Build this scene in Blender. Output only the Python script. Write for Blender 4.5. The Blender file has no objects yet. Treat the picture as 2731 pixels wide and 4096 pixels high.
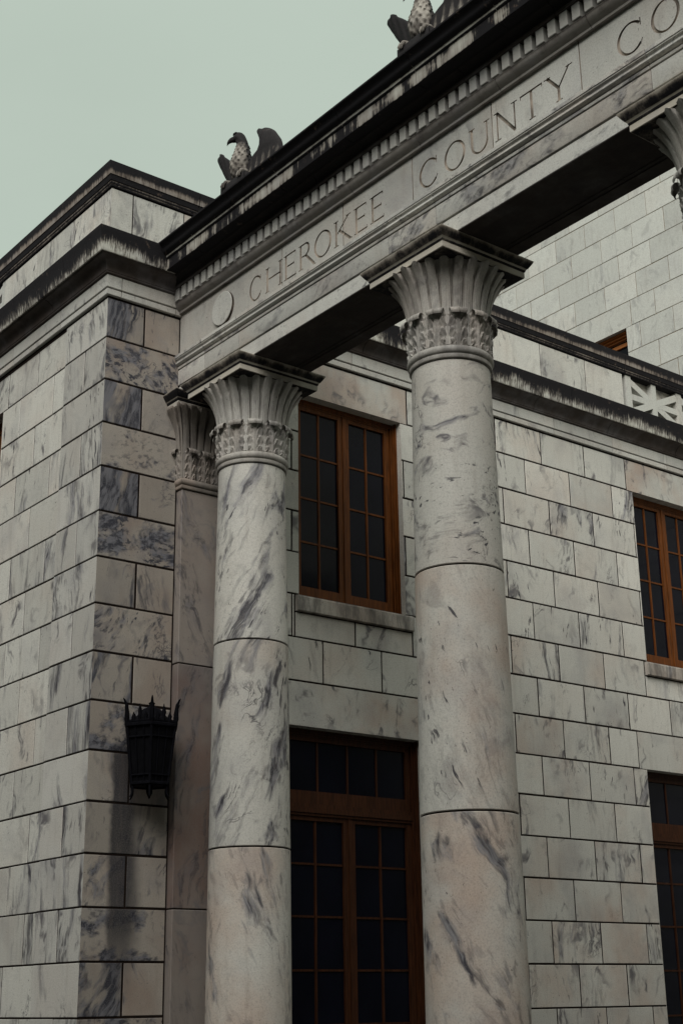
import bpy, math, random
from math import sin, cos, pi, radians, sqrt, exp
from mathutils import Vector, Matrix

# All dimensions are written in stone courses (one course = 0.40 m) and scaled to metres here.
U = 0.40
GROUND = -4.0
FLOOR = -2.2
rnd = random.Random(11)
scene = bpy.context.scene
COL = scene.collection

# ------------------------------------------------------------------ node helpers
class NT:
    def __init__(s, tree): s.t = tree
    def n(s, typ, **kw):
        nd = s.t.nodes.new(typ)
        for k, v in kw.items(): setattr(nd, k, v)
        return nd
    def link(s, a, b): s.t.links.new(a, b)
    def put(s, sock, v):
        if isinstance(v, bpy.types.NodeSocket): s.link(v, sock)
        elif v is not None: sock.default_value = v
    def math(s, op, a, b=None, c=None, clamp=False):
        nd = s.n('ShaderNodeMath', operation=op, use_clamp=clamp)
        s.put(nd.inputs[0], a)
        if b is not None: s.put(nd.inputs[1], b)
        if c is not None: s.put(nd.inputs[2], c)
        return nd.outputs[0]
    def vmath(s, op, a, b=None):
        nd = s.n('ShaderNodeVectorMath', operation=op)
        s.put(nd.inputs[0], a)
        if b is not None: s.put(nd.inputs[1], b)
        return nd.outputs[0]
    def scale(s, v, f):
        nd = s.n('ShaderNodeVectorMath', operation='SCALE'); s.put(nd.inputs[0], v); s.put(nd.inputs[3], f)
        return nd.outputs[0]
    def noise(s, vec, sc, det=4, rough=0.55, dist=0.0):
        nd = s.n('ShaderNodeTexNoise'); s.put(nd.inputs['Vector'], vec)
        nd.inputs['Scale'].default_value = sc; nd.inputs['Detail'].default_value = det
        nd.inputs['Roughness'].default_value = rough; nd.inputs['Distortion'].default_value = dist
        return nd.outputs['Fac']
    def ss(s, x, a, b, lo=0.0, hi=1.0):
        nd = s.n('ShaderNodeMapRange', interpolation_type='SMOOTHSTEP')
        s.put(nd.inputs['Value'], x); nd.inputs['From Min'].default_value = a; nd.inputs['From Max'].default_value = b
        nd.inputs['To Min'].default_value = lo; nd.inputs['To Max'].default_value = hi
        return nd.outputs['Result']
    def mix(s, f, a, b, mode='MIX'):
        nd = s.n('ShaderNodeMix', data_type='RGBA', blend_type=mode)
        s.put(nd.inputs['Factor'], f)
        for sock, v in ((nd.inputs[6], a), (nd.inputs[7], b)):
            if isinstance(v, tuple) and len(v) == 3: v = v + (1.0,)
            s.put(sock, v)
        return nd.outputs[2]

def new_mat(name):
    m = bpy.data.materials.new(name); m.use_nodes = True
    t = m.node_tree; t.nodes.clear(); nt = NT(t)
    out = nt.n('ShaderNodeOutputMaterial'); bs = nt.n('ShaderNodeBsdfPrincipled')
    nt.link(bs.outputs[0], out.inputs[0])
    return m, nt, bs

def marble(name, white=(0.60, 0.60, 0.545), grey=(0.255, 0.25, 0.262), dark=(0.042, 0.040, 0.050),
           tan=(0.46, 0.345, 0.275), vein_gain=1.0, cloud_gain=1.0, tan_gain=1.0, rough=0.55, grime=0.0,
           stain_box=None, stretch=(1.9, 1.9, 0.30), speck=1.0, smud=(0.125, 0.118, 0.125)):
    """Veined Georgia-type marble. Face attribute blk = (seed, vein strength, warmth, vein angle)."""
    m, nt, bs = new_mat(name)
    geo = nt.n('ShaderNodeNewGeometry'); pos = geo.outputs['Position']
    at = nt.n('ShaderNodeAttribute', attribute_name='blk')
    sep = nt.n('ShaderNodeSeparateColor'); nt.link(at.outputs['Color'], sep.inputs[0])
    seed, vein, warm = sep.outputs[0], sep.outputs[1], sep.outputs[2]
    ang = at.outputs['Alpha']
    off = nt.vmath('ADD', pos, nt.scale((41.0, 67.0, 29.0), seed))
    rot = nt.n('ShaderNodeVectorRotate', rotation_type='AXIS_ANGLE')
    nt.put(rot.inputs['Vector'], off); rot.inputs['Axis'].default_value = (0.7, -0.7, 0.12)
    nt.put(rot.inputs['Angle'], nt.math('MULTIPLY', nt.math('SUBTRACT', ang, 0.5), 3.6))
    rv = rot.outputs[0]
    warp = nt.n('ShaderNodeTexNoise'); nt.put(warp.inputs['Vector'], off)
    warp.inputs['Scale'].default_value = 2.2; warp.inputs['Detail'].default_value = 3
    wv = nt.scale(nt.vmath('SUBTRACT', warp.outputs['Color'], (0.5, 0.5, 0.5)), 0.42)
    st = nt.vmath('MULTIPLY', nt.vmath('ADD', rv, nt.scale(wv, 0.5)), stretch)
    # parallel streak fields (strong only in the heavily veined stones)
    n1 = nt.noise(st, 3.0, 6, 0.62, 0.15)
    thr = nt.math('SUBTRACT', 0.66, nt.math('MULTIPLY', vein, 0.24))
    streak = nt.math('MULTIPLY', nt.math('SUBTRACT', n1, thr), 8.0, clamp=True)
    n2 = nt.noise(nt.vmath('MULTIPLY', st, (3.4, 3.4, 1.0)), 4.0, 4, 0.6, 0.1)
    lines = nt.ss(n2, 0.50, 0.64)
    zone = nt.ss(nt.noise(st, 1.5, 3, 0.5), 0.46, 0.58)
    lines = nt.math('MULTIPLY', nt.math('MULTIPLY', lines, zone), nt.math('MULTIPLY', nt.math('SUBTRACT', vein, 0.12), 1.5, clamp=True))
    # soft smudges, a little longer than wide
    sv = nt.vmath('MULTIPLY', nt.vmath('ADD', rv, nt.scale(wv, 1.3)), (1.0, 1.0, 0.5))
    sm1 = nt.noise(nt.vmath('ADD', sv, (9.1, 2.2, 4.4)), 7.0, 4, 0.55, 0.5)
    smz = nt.ss(nt.noise(nt.vmath('ADD', off, (3.0, 1.0, 8.0)), 2.0, 2), 0.38, 0.58)
    sr_ = nt.ss(nt.math('FRACT', nt.math('MULTIPLY', seed, 5.3)), 0.1, 0.9, 0.25, 1.15)
    smudge = nt.math('MULTIPLY', nt.math('MULTIPLY', nt.ss(sm1, 0.53, 0.69), smz), sr_)
    # crisp dark dashes along the vein direction, in clusters
    n5 = nt.noise(nt.vmath('MULTIPLY', nt.vmath('ADD', rv, nt.scale(wv, 0.35)), (3.2, 3.2, 0.50)), 8.0, 3, 0.55, 0.0)
    fz = nt.ss(nt.noise(nt.vmath('ADD', off, (5.0, 11.0, 2.0)), 2.2, 3), 0.49, 0.61)
    fr_ = nt.ss(nt.math('FRACT', nt.math('MULTIPLY', seed, 13.7)), 0.25, 0.85)
    fleck = nt.math('MULTIPLY', nt.math('MULTIPLY', nt.ss(n5, 0.615, 0.665), fz), nt.math('MULTIPLY', fr_, speck))
    # rare crack-like veins
    n3 = nt.noise(nt.vmath('ADD', sv, (3.1, 8.7, 1.3)), 1.5, 6, 0.62, 0.5)
    ridge = nt.math('ABSOLUTE', nt.math('SUBTRACT', n3, 0.5))
    hair = nt.math('MULTIPLY', nt.ss(ridge, 0.0, 0.010, 1.0, 0.0), nt.ss(nt.noise(off, 1.9, 2, 0.5), 0.56, 0.68))
    # clouds and warm areas
    n4 = nt.noise(off, 1.5, 5, 0.6, 0.3)
    cloud = nt.math('MULTIPLY', nt.ss(n4, 0.47, 0.76), 0.45 * cloud_gain)
    n6 = nt.noise(nt.vmath('ADD', off, (17.0, 3.0, 5.0)), 1.15, 4, 0.6)
    tanm = nt.math('MULTIPLY', nt.math('MULTIPLY', nt.ss(n6, 0.40, 0.70), warm), 1.1 * tan_gain, clamp=True)
    tone = nt.math('ADD', 0.86, nt.math('MULTIPLY', nt.math('FRACT', nt.math('MULTIPLY', seed, 7.31)), 0.25))
    c = nt.mix(tanm, white, tan)
    c = nt.mix(cloud, c, grey)
    c = nt.mix(nt.math('MULTIPLY', smudge, 0.72 * vein_gain, clamp=True), c, smud)
    c = nt.mix(nt.math('MULTIPLY', streak, 0.88 * vein_gain, clamp=True), c, nt.mix(nt.ss(n2, 0.38, 0.62), grey, dark))
    c = nt.mix(nt.math('MULTIPLY', lines, 0.90 * vein_gain, clamp=True), c, dark)
    c = nt.mix(nt.math('MULTIPLY', hair, 0.6 * vein_gain, clamp=True), c, dark)
    c = nt.mix(nt.math('MULTIPLY', fleck, 0.88 * vein_gain, clamp=True), c, dark)
    if grime:
        g1 = nt.noise(nt.vmath('MULTIPLY', pos, (4.0, 4.0, 1.2)), 1.6, 6, 0.68)
        c = nt.mix(nt.math('MULTIPLY', nt.ss(g1, 0.36, 0.68), grime), c, (0.035, 0.028, 0.026))
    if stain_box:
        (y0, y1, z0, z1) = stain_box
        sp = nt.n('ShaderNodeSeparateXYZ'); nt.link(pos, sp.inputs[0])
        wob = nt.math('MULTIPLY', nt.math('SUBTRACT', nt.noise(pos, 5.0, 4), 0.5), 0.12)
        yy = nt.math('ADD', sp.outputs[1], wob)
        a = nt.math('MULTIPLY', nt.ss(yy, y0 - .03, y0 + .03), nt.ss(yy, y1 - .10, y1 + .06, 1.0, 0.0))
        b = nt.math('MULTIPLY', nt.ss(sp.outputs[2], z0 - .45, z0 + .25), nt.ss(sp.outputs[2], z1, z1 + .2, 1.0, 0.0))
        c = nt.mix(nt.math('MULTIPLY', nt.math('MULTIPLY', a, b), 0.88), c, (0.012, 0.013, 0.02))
    cc = nt.n('ShaderNodeCombineColor'); [nt.link(tone, cc.inputs[i]) for i in range(3)]
    c = nt.mix(1.0, c, cc.outputs[0], 'MULTIPLY')
    # crystalline surface grain
    gr = nt.noise(pos, 95.0, 3, 0.6)
    c = nt.mix(nt.ss(gr, 0.40, 0.72, 0.0, 0.34), c, (0.17, 0.155, 0.145))
    pit = nt.math('MULTIPLY', nt.ss(nt.noise(pos, 48.0, 2, 0.5), 0.66, 0.74), nt.ss(nt.noise(pos, 3.1, 3), 0.42, 0.66, 0.1, 0.8))
    c = nt.mix(pit, c, (0.09, 0.08, 0.075))
    # thin soil washed along the joints and down the face
    ws = nt.noise(nt.vmath('MULTIPLY', pos, (9.0, 9.0, 1.1)), 1.6, 5, 0.65)
    c = nt.mix(nt.ss(ws, 0.50, 0.74, 0.0, 0.20), c, (0.20, 0.165, 0.135))
    nt.link(c, bs.inputs['Base Color'])
    bs.inputs['Roughness'].default_value = rough
    bs.inputs['Specular IOR Level'].default_value = 0.3
    bmp = nt.n('ShaderNodeBump'); bmp.inputs['Strength'].default_value = 0.25; bmp.inputs['Distance'].default_value = 0.004
    nt.put(bmp.inputs['Height'], nt.math('ADD', nt.noise(pos, 26.0, 5, 0.65), nt.math('MULTIPLY', gr, 0.5)))
    nt.link(bmp.outputs[0], bs.inputs['Normal'])
    return m

def stained(name, clean=(0.58, 0.57, 0.51), black=(0.013, 0.012, 0.014), brown=(0.13, 0.095, 0.075), amp=0.75, bias=0.0,
            sx=24.0, sz=0.7, sharp=0.16, patch=0.35):
    """Weathered marble. Point attribute dirt: 0 clean .. 1 black; black growth runs down in streaks."""
    m, nt, bs = new_mat(name)
    geo = nt.n('ShaderNodeNewGeometry'); pos = geo.outputs['Position']
    d = nt.n('ShaderNodeAttribute', attribute_name='dirt').outputs['Fac']
    sv = nt.vmath('MULTIPLY', pos, (sx, sx, sz))
    n1 = nt.noise(sv, 1.6, 6, 0.72)
    n2 = nt.noise(pos, 2.3, 4, 0.6)
    n3 = nt.noise(pos, 14.0, 5, 0.7)
    x = nt.math('ADD', d, nt.math('MULTIPLY', nt.math('SUBTRACT', n1, 0.5), amp))
    x = nt.math('ADD', x, nt.math('MULTIPLY', nt.math('SUBTRACT', n2, 0.5), patch))
    x = nt.math('ADD', x, nt.math('MULTIPLY', nt.math('SUBTRACT', n3, 0.5), 0.22))
    x = nt.math('ADD', x, bias)
    k = nt.ss(x, 0.5 - sharp, 0.5 + sharp)
    kb = nt.ss(x, 0.12, 0.55)
    c = nt.mix(nt.ss(nt.noise(pos, 3.0, 5), 0.4, 0.75, 0.0, 0.45), clean, (0.28, 0.28, 0.30))
    c = nt.mix(nt.math('MULTIPLY', kb, 0.7), c, brown)
    c = nt.mix(k, c, nt.mix(nt.ss(n3, 0.60, 0.74, 0.0, 0.75), black, brown))
    nt.link(c, bs.inputs['Base Color']); bs.inputs['Roughness'].default_value = 0.85
    bs.inputs['Specular IOR Level'].default_value = 0.2
    bmp = nt.n('ShaderNodeBump'); bmp.inputs['Strength'].default_value = 0.5; bmp.inputs['Distance'].default_value = 0.008
    nt.put(bmp.inputs['Height'], nt.noise(pos, 22.0, 6, 0.7)); nt.link(bmp.outputs[0], bs.inputs['Normal'])
    return m

def plain(name, col, rough=0.6, spec=0.3, var=0.3, sc=12.0, metallic=0.0, stretch=(1, 1, 1), emit=None, bump=0.3):
    m, nt, bs = new_mat(name)
    tc = nt.n('ShaderNodeNewGeometry').outputs['Position']
    v = nt.vmath('MULTIPLY', tc, stretch)
    n = nt.noise(v, sc, 5, 0.65)
    c2 = tuple(x * (1 - var) for x in col); c1 = tuple(min(1, x * (1 + var)) for x in col)
    nt.link(nt.mix(nt.ss(n, 0.3, 0.7), c1, c2), bs.inputs['Base Color'])
    bs.inputs['Roughness'].default_value = rough; bs.inputs['Specular IOR Level'].default_value = spec
    bs.inputs['Metallic'].default_value = metallic
    if bump:
        b = nt.n('ShaderNodeBump'); b.inputs['Strength'].default_value = bump; b.inputs['Distance'].default_value = 0.004
        nt.put(b.inputs['Height'], n); nt.link(b.outputs[0], bs.inputs['Normal'])
    if emit:
        bs.inputs['Emission Color'].default_value = emit[:3] + (1,); bs.inputs['Emission Strength'].default_value = emit[3]
    return m

M = {}
M['wall'] = marble('ashlar_marble', white=(0.57, 0.562, 0.515), vein_gain=1.2)
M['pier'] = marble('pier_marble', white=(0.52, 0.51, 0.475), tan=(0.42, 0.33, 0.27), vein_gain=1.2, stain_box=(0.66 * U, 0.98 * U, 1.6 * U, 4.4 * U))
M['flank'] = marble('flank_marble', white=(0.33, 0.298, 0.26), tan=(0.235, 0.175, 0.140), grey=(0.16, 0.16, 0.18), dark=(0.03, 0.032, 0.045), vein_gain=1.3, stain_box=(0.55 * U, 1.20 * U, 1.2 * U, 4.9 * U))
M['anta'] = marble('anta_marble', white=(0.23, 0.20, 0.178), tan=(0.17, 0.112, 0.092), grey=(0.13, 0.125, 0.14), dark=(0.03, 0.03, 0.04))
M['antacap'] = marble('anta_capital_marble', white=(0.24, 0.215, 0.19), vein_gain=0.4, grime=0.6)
M['frieze'] = marble('frieze_marble', white=(0.50, 0.495, 0.46), vein_gain=0.7, speck=0.12)
M['pale'] = marble('pale_marble', white=(0.49, 0.495, 0.458), vein_gain=0.55, cloud_gain=0.6, tan_gain=0.5, speck=0.4)
M['shaft'] = marble('column_marble', white=(0.57, 0.557, 0.51), vein_gain=1.35, cloud_gain=0.9)
M['trim'] = marble('trim_marble', white=(0.52, 0.515, 0.48), vein_gain=0.85, cloud_gain=0.9)
M['capital'] = marble('carved_marble', white=(0.46, 0.445, 0.41), vein_gain=0.5, cloud_gain=1.1, grime=0.55, stretch=(3.0, 3.0, 0.5))
M['sill'] = marble('sill_marble', white=(0.50, 0.47, 0.42), vein_gain=0.8, grime=0.75)
M['cornice'] = stained('stained_cornice', amp=1.9, patch=1.7, sx=40.0, sz=0.8, sharp=0.24, bias=0.10)
M['entcornice'] = stained('stained_crown', amp=1.5, sx=4.2, sz=0.35, sharp=0.05, patch=0.8, bias=0.06)
M['coping'] = stained('stained_coping', clean=(0.30, 0.265, 0.23), amp=1.0, sx=30, sz=.9, bias=0.10, patch=0.7)
M['soffit'] = stained('dark_soffit', clean=(0.085, 0.068, 0.06), brown=(0.04, 0.030, 0.026), black=(0.018, 0.016, 0.016), amp=0.3, sx=5, sz=5, sharp=0.3)  # near-black tone used on the undersides
M['dentil'] = stained('stained_dentil', clean=(0.45, 0.44, 0.41), brown=(0.20, 0.17, 0.145), amp=0.9, sx=8, sz=3, bias=-0.08, sharp=0.25)
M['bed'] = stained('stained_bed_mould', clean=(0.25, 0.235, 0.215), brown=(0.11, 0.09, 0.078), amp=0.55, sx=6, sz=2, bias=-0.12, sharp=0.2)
M['abacus'] = stained('stained_abacus', clean=(0.50, 0.46, 0.39), brown=(0.17, 0.13, 0.10), amp=0.9, sx=7, sz=3, bias=-0.08, sharp=0.2)
M['mortar'] = plain('dark_mortar', (0.016, 0.011, 0.009), 0.95, 0.1)
M['mortar_pale'] = plain('brown_mortar', (0.16, 0.125, 0.085), 0.95, 0.1)
M['groove'] = plain('letter_groove', (0.30, 0.26, 0.22), 0.9, 0.1, var=0.6, sc=5.0)
M['grime'] = plain('dark_rim', (0.07, 0.055, 0.045), 0.9, 0.1, var=0.6, sc=9.0)  # darker tone for the edge of the roundel
M['doorwood'] = plain('dark_door_wood', (0.040, 0.0135, 0.005), 0.6, 0.15, 0.4, 7.0, stretch=(6, 6, 0.6))
M['wood'] = plain('stained_wood', (0.112, 0.034, 0.006), 0.55, 0.2, 0.35, 7.0, stretch=(6, 6, 0.6))
M['glass'] = plain('dark_glass', (0.004, 0.0045, 0.009), 0.09, 0.13, 0.2, 2.2, bump=0.12)
M['iron'] = plain('black_iron', (0.0035, 0.0035, 0.005), 0.8, 0.05, 0.4, 30.0)
M['lampglass'] = plain('sooty_glass', (0.004, 0.004, 0.005), 0.5, 0.05, 0.3, 9.0)
M['candle'] = plain('candle_bulb', (0.35, 0.18, 0.08), 0.5, 0.3, emit=(1.0, 0.42, 0.1, 0.12))
M['paving'] = plain('dark_paving', (0.065, 0.065, 0.06), 0.9, 0.2, 0.25, 3.0)
M['roof'] = plain('tar_roof', (0.06, 0.06, 0.06), 0.95, 0.1)
M['eagle'] = stained('weathered_eagle', clean=(0.40, 0.375, 0.33), brown=(0.10, 0.08, 0.068), black=(0.022, 0.020, 0.021), amp=0.7, sx=9.0, sz=6.0, sharp=0.22, patch=0.6)

# ------------------------------------------------------------------ mesh helpers
class MB:
    """Collects faces (course units) with per-face blk / material and per-vertex dirt."""
    def __init__(s): s.v = []; s.f = []; s.b = []; s.m = []; s.d = []
    def vert(s, p, dirt=0.0): s.v.append(tuple(p)); s.d.append(dirt); return len(s.v) - 1
    def face(s, idx, blk=None, mi=0): s.f.append(tuple(idx)); s.b.append(blk or (0.3, 0.3, 0.3, 0.5)); s.m.append(mi)
    def quad(s, pts, blk=None, mi=0, dirt=0.0): s.face([s.vert(p, dirt) for p in pts], blk, mi)
    def box(s, lo, hi, blk=None, mi=0, dirt=0.0):
        x0, y0, z0 = lo; x1, y1, z1 = hi
        i = [s.vert(p, dirt) for p in ((x0,y0,z0),(x1,y0,z0),(x1,y1,z0),(x0,y1,z0),(x0,y0,z1),(x1,y0,z1),(x1,y1,z1),(x0,y1,z1))]
        for f in ((0,3,2,1),(4,5,6,7),(0,1,5,4),(1,2,6,5),(2,3,7,6),(3,0,4,7)): s.face([i[k] for k in f], blk, mi)
    def bbox(s, lo, hi, bv, blk=None, mi=0, dirt=0.0):
        """box with chamfered vertical and horizontal edges (hull of three inset boxes)"""
        x0, y0, z0 = lo; x1, y1, z1 = hi; b = bv
        import bmesh
        bm = bmesh.new(); r = bmesh.ops.create_cube(bm, size=1.0)
        for v in bm.verts:
            v.co = Vector(((x0 + x1) / 2 + v.co.x * (x1 - x0), (y0 + y1) / 2 + v.co.y * (y1 - y0), (z0 + z1) / 2 + v.co.z * (z1 - z0)))
        bmesh.ops.bevel(bm, geom=bm.edges[:], offset=b, segments=1, affect='EDGES', profile=0.5)
        s.add_bm(bm, blk, mi, dirt); bm.free()
    def add_bm(s, bm, blk=None, mi=0, dirt=0.0):
        bm.verts.index_update(); base = len(s.v)
        for v in bm.verts: s.vert(v.co, dirt)
        for f in bm.faces: s.face([base + v.index for v in f.verts], blk, mi)
    def grid(s, P, closed_u=False, blk=None, mi=0, D=None):
        """P[i][j] points; faces between rows i and i+1"""
        n = len(P); k = len(P[0]); base = len(s.v)
        for i in range(n):
            for j in range(k): s.vert(P[i][j], D[i][j] if D else 0.0)
        for i in range(n - 1):
            for j in range(k if closed_u else k - 1):
                a = base + i * k + j; b = base + i * k + (j + 1) % k
                s.face((a, b, b + k, a + k), blk, mi)
    def tube(s, pts, rad, seg=8, blk=None, mi=0, cap=True):
        P = []; prev = None
        for i, p in enumerate(pts):
            p = Vector(p); a = Vector(pts[max(0, i - 1)]); b = Vector(pts[min(len(pts) - 1, i + 1)])
            d = (b - a).normalized() if (b - a).length > 1e-9 else Vector((0, 0, 1))
            ref = Vector((0, 0, 1)) if abs(d.z) < 0.9 else Vector((1, 0, 0))
            if prev is not None: ref = prev
            n1 = (ref - d * ref.dot(d)).normalized(); n2 = d.cross(n1); prev = n1
            r = rad[i] if isinstance(rad, (list, tuple)) else rad
            P.append([p + n1 * r * cos(2 * pi * j / seg) + n2 * r * sin(2 * pi * j / seg) for j in range(seg)])
        base = len(s.v); s.grid(P, True, blk, mi)
        if cap:
            s.face([base + j for j in range(seg)][::-1], blk, mi)
            s.face([base + (len(pts) - 1) * seg + j for j in range(seg)], blk, mi)
    def lathe(s, prof, seg=64, c=(0, 0), blk=None, mi=0, a0=0.0, ds=None):
        P = [[(c[0] + r * cos(a0 + 2 * pi * j / seg), c[1] + r * sin(a0 + 2 * pi * j / seg), z) for j in range(seg)] for r, z in prof]
        D = [[ds[i]] * seg for i in range(len(prof))] if ds else None
        s.grid(P, True, blk, mi, D)
    def build(s, name, mats, parent=None, smooth=None, flip_check=True):
        o = V0(parent)
        me = bpy.data.meshes.new(name)
        me.from_pydata([((x - o[0]) * U, (y - o[1]) * U, (z - o[2]) * U) for x, y, z in s.v], [], s.f)
        a = me.attributes.new('blk', 'FLOAT_COLOR', 'FACE')
        a.data.foreach_set('color', [c for b in s.b for c in b])
        a = me.attributes.new('dirt', 'FLOAT', 'POINT'); a.data.foreach_set('value', s.d)
        mats = mats if isinstance(mats, (list, tuple)) else [mats]
        for m in mats: me.materials.append(m)
        me.polygons.foreach_set('material_index', s.m)
        if smooth is not None:
            me.polygons.foreach_set('use_smooth', [True] * len(me.polygons))
            me.set_sharp_from_angle(angle=radians(smooth))
        me.update()
        ob = bpy.data.objects.new(name, me); COL.objects.link(ob)
        if parent is not None: ob.parent = parent
        return ob

ORIGIN = {}
def V0(parent):
    return ORIGIN.get(parent.name, (0, 0, 0)) if parent is not None else (0, 0, 0)
def thing(name, label, cat, loc, group=None):
    o = bpy.data.objects.new(name, None); COL.objects.link(o)
    o.empty_display_size = 0.2
    o.location = [c * U for c in loc]; ORIGIN[o.name] = tuple(loc)
    o['label'] = label; o['category'] = cat; o['kind'] = 'thing'
    if group: o['group'] = group
    return o
def child(name, mb, mats, parent, smooth=None):
    """mesh part whose origin equals its thing's origin; works for sub-parts too"""
    ob = mb.build(name, mats, parent, smooth)
    ORIGIN[ob.name] = V0(parent)
    return ob
def blk(vein=None, warm=None, ang=None):
    return (rnd.random(), rnd.uniform(0.05, 0.5) if vein is None else vein, rnd.uniform(0.1, 0.6) if warm is None else warm,
            rnd.uniform(0.3, 0.72) if ang is None else ang)

# ------------------------------------------------------------------ ashlar walls
def slab(mb, fn, a0, a1, z0, z1, g, b, ins=(1, 1, 1, 1), out=0.0, bv=0.008, depth=0.06, mi=0):
    """One stone: fn(a, z, out) -> point. ins = inset flags (a0, a1, z0, z1)."""
    h = g / 2; j = lambda: rnd.uniform(-0.004, 0.004)
    A0, A1 = a0 + h * ins[0] + j() * ins[0], a1 - h * ins[1] + j() * ins[1]
    Z0, Z1 = z0 + h * ins[2] + j() * ins[2], z1 - h * ins[3] + j() * ins[3]
    o = out + rnd.uniform(-0.004, 0.004) * (1 if all(ins) else 0)
    f = [(A0 + bv * ins[0], Z0 + bv * ins[2]), (A1 - bv * ins[1], Z0 + bv * ins[2]), (A1 - bv * ins[1], Z1 - bv * ins[3]), (A0 + bv * ins[0], Z1 - bv * ins[3])]
    k = [(A0, Z0), (A1, Z0), (A1, Z1), (A0, Z1)]
    V = [mb.vert(fn(a, z, o)) for a, z in f] + [mb.vert(fn(a, z, o - bv)) for a, z in k] + [mb.vert(fn(a, z, o - depth)) for a, z in k]
    mb.face(V[0:4], b, mi)
    for q, fl in zip(range(4), (ins[2], ins[1], ins[3], ins[0])):
        n = (q + 1) % 4
        if fl: mb.face((V[4 + q], V[4 + n], V[n], V[q]), b, mi); mb.face((V[8 + q], V[8 + n], V[4 + n], V[4 + q]), b, mi)

def cut(iv, holes):
    out = [iv]
    for h0, h1 in holes:
        nx = []
        for a, b in out:
            if h1 <= a or h0 >= b: nx.append((a, b)); continue
            if a < h0: nx.append((a, h0))
            if b > h1: nx.append((h1, b))
        out = nx
    return [(a, b) for a, b in out if b - a > 0.02]

def ashlar(mb, fn, rows, amin, amax, openings, specials, g, style, ends=(1, 1)):
    """rows: list of (z0, z1, joints). openings / specials: (a0, a1, z0, z1) left out of the bond."""
    for z0, z1, joints in rows:
        js = sorted({amin, amax, *[j for j in joints if amin + .02 < j < amax - .02]})
        hol = [(o[0], o[1]) for o in openings + specials if o[2] < z1 - 1e-3 and o[3] > z0 + 1e-3]
        hop = [(o[0], o[1]) for o in openings if o[2] < z1 - 1e-3 and o[3] > z0 + 1e-3]
        for a, b in cut((amin, amax), hop):
            mb.quad([fn(a, z0, -.014), fn(b, z0, -.014), fn(b, z1, -.014), fn(a, z1, -.014)], None, 1)
        for a, b in zip(js, js[1:]):
            for p, q in cut((a, b), hol):
                fl = [1, 1, 1, 1]
                for o in openings:
                    if o[2] < z1 - 1e-3 and o[3] > z0 + 1e-3:
                        if abs(p - o[1]) < 1e-4: fl[0] = 0
                        if abs(q - o[0]) < 1e-4: fl[1] = 0
                if p == amin: fl[0] = ends[0]
                if q == amax: fl[1] = ends[1]
                slab(mb, fn, p, q, z0, z1, g, style(p, q, z0), fl)
    for s in specials:
        fl = [1, 1, 1, 1]
        for o in openings:
            if abs(s[2] - o[3]) < 1e-3: fl[2] = 0
        slab(mb, fn, s[0], s[1], s[2], s[3], g, style(s[0], s[1], s[2]), fl)

def reveal(mb, fn, o, depth):
    a0, a1, z0, z1 = o; b = blk(0.15, 0.3)
    mb.quad([fn(a0, z0, 0), fn(a0, z1, 0), fn(a0, z1, -depth), fn(a0, z0, -depth)], b)
    mb.quad([fn(a1, z1, 0), fn(a1, z0, 0), fn(a1, z0, -depth), fn(a1, z1, -depth)], b)
    mb.quad([fn(a0, z1, 0), fn(a1, z1, 0), fn(a1, z1, -depth), fn(a0, z1, -depth)], b)
    mb.quad([fn(a1, z0, 0), fn(a0, z0, 0), fn(a0, z0, -depth), fn(a1, z0, -depth)], b)

# ------------------------------------------------------------------ swept mouldings
def sweep(mb, path, prof, joints_at=None, gap=0.016, mi=0, style=None):
    """path: list of ((x, y), (nx, ny)) corner points with mitre offset vectors; prof: (e, z, dirt), closed against the wall.
    joints_at[i]: parameters (0..1) of joints on leg i."""
    legs = len(path) - 1; stations = [[]]
    for i in range(legs):
        (p0, n0), (p1, n1) = path[i], path[i + 1]
        L = sqrt((p1[0] - p0[0]) ** 2 + (p1[1] - p0[1]) ** 2)
        at = lambda t: ((p0[0] + (p1[0] - p0[0]) * t, p0[1] + (p1[1] - p0[1]) * t), None)
        tang = ((p1[0] - p0[0]) / L, (p1[1] - p0[1]) / L); nrm = (tang[1], -tang[0])
        stations[-1].append((p0, n0))
        for t in sorted((joints_at or {}).get(i, [])):
            q = at(t - gap / 2 / L)[0]; stations[-1].append((q, nrm)); stations.append([])
            q = at(t + gap / 2 / L)[0]; stations[-1].append((q, nrm))
        if i == legs - 1: stations[-1].append((p1, n1))
    for st in stations:
        b = style() if style else blk(0.2, 0.3)
        P = [[(p[0] + n[0] * e, p[1] + n[1] * e, z) for e, z, d in prof] for p, n in st]
        D = [[d for e, z, d in prof] for _ in st]
        base = len(mb.v); k = len(prof); mb.grid(P, True, b, mi, D)
        mb.face([base + j for j in range(k)], b, mi)
        mb.face([base + (len(st) - 1) * k + j for j in range(k)][::-1], b, mi)

def arc(cx, cz, r0, r1, a0, a1, n, d0, d1):
    return [(cx + r0 * cos(radians(a0 + (a1 - a0) * i / n)), cz + r1 * sin(radians(a0 + (a1 - a0) * i / n)), d0 + (d1 - d0) * i / n) for i in range(n + 1)]

# ================================================================== SETTING
def structure(ob): ob['kind'] = 'structure'; return ob
mb = MB(); mb.quad([(-900, -900, GROUND), (900, -900, GROUND), (900, 900, GROUND), (-900, 900, GROUND)])
structure(mb.build('ground', M['paving']))
mb = MB()
for i in range(5):
    mb.box((0.9, 0.2 - i * 0.75 + 0.0, GROUND + 0.02), (22.0, 1.0 - i * 0.75, FLOOR - 0.004 - i * 0.36))
structure(mb.build('steps', M['paving']))
mb = MB(); mb.box((0.0, 1.0, GROUND + 0.02), (22.4, 23.8, FLOOR))
structure(mb.build('portico_floor', M['paving']))

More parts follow.
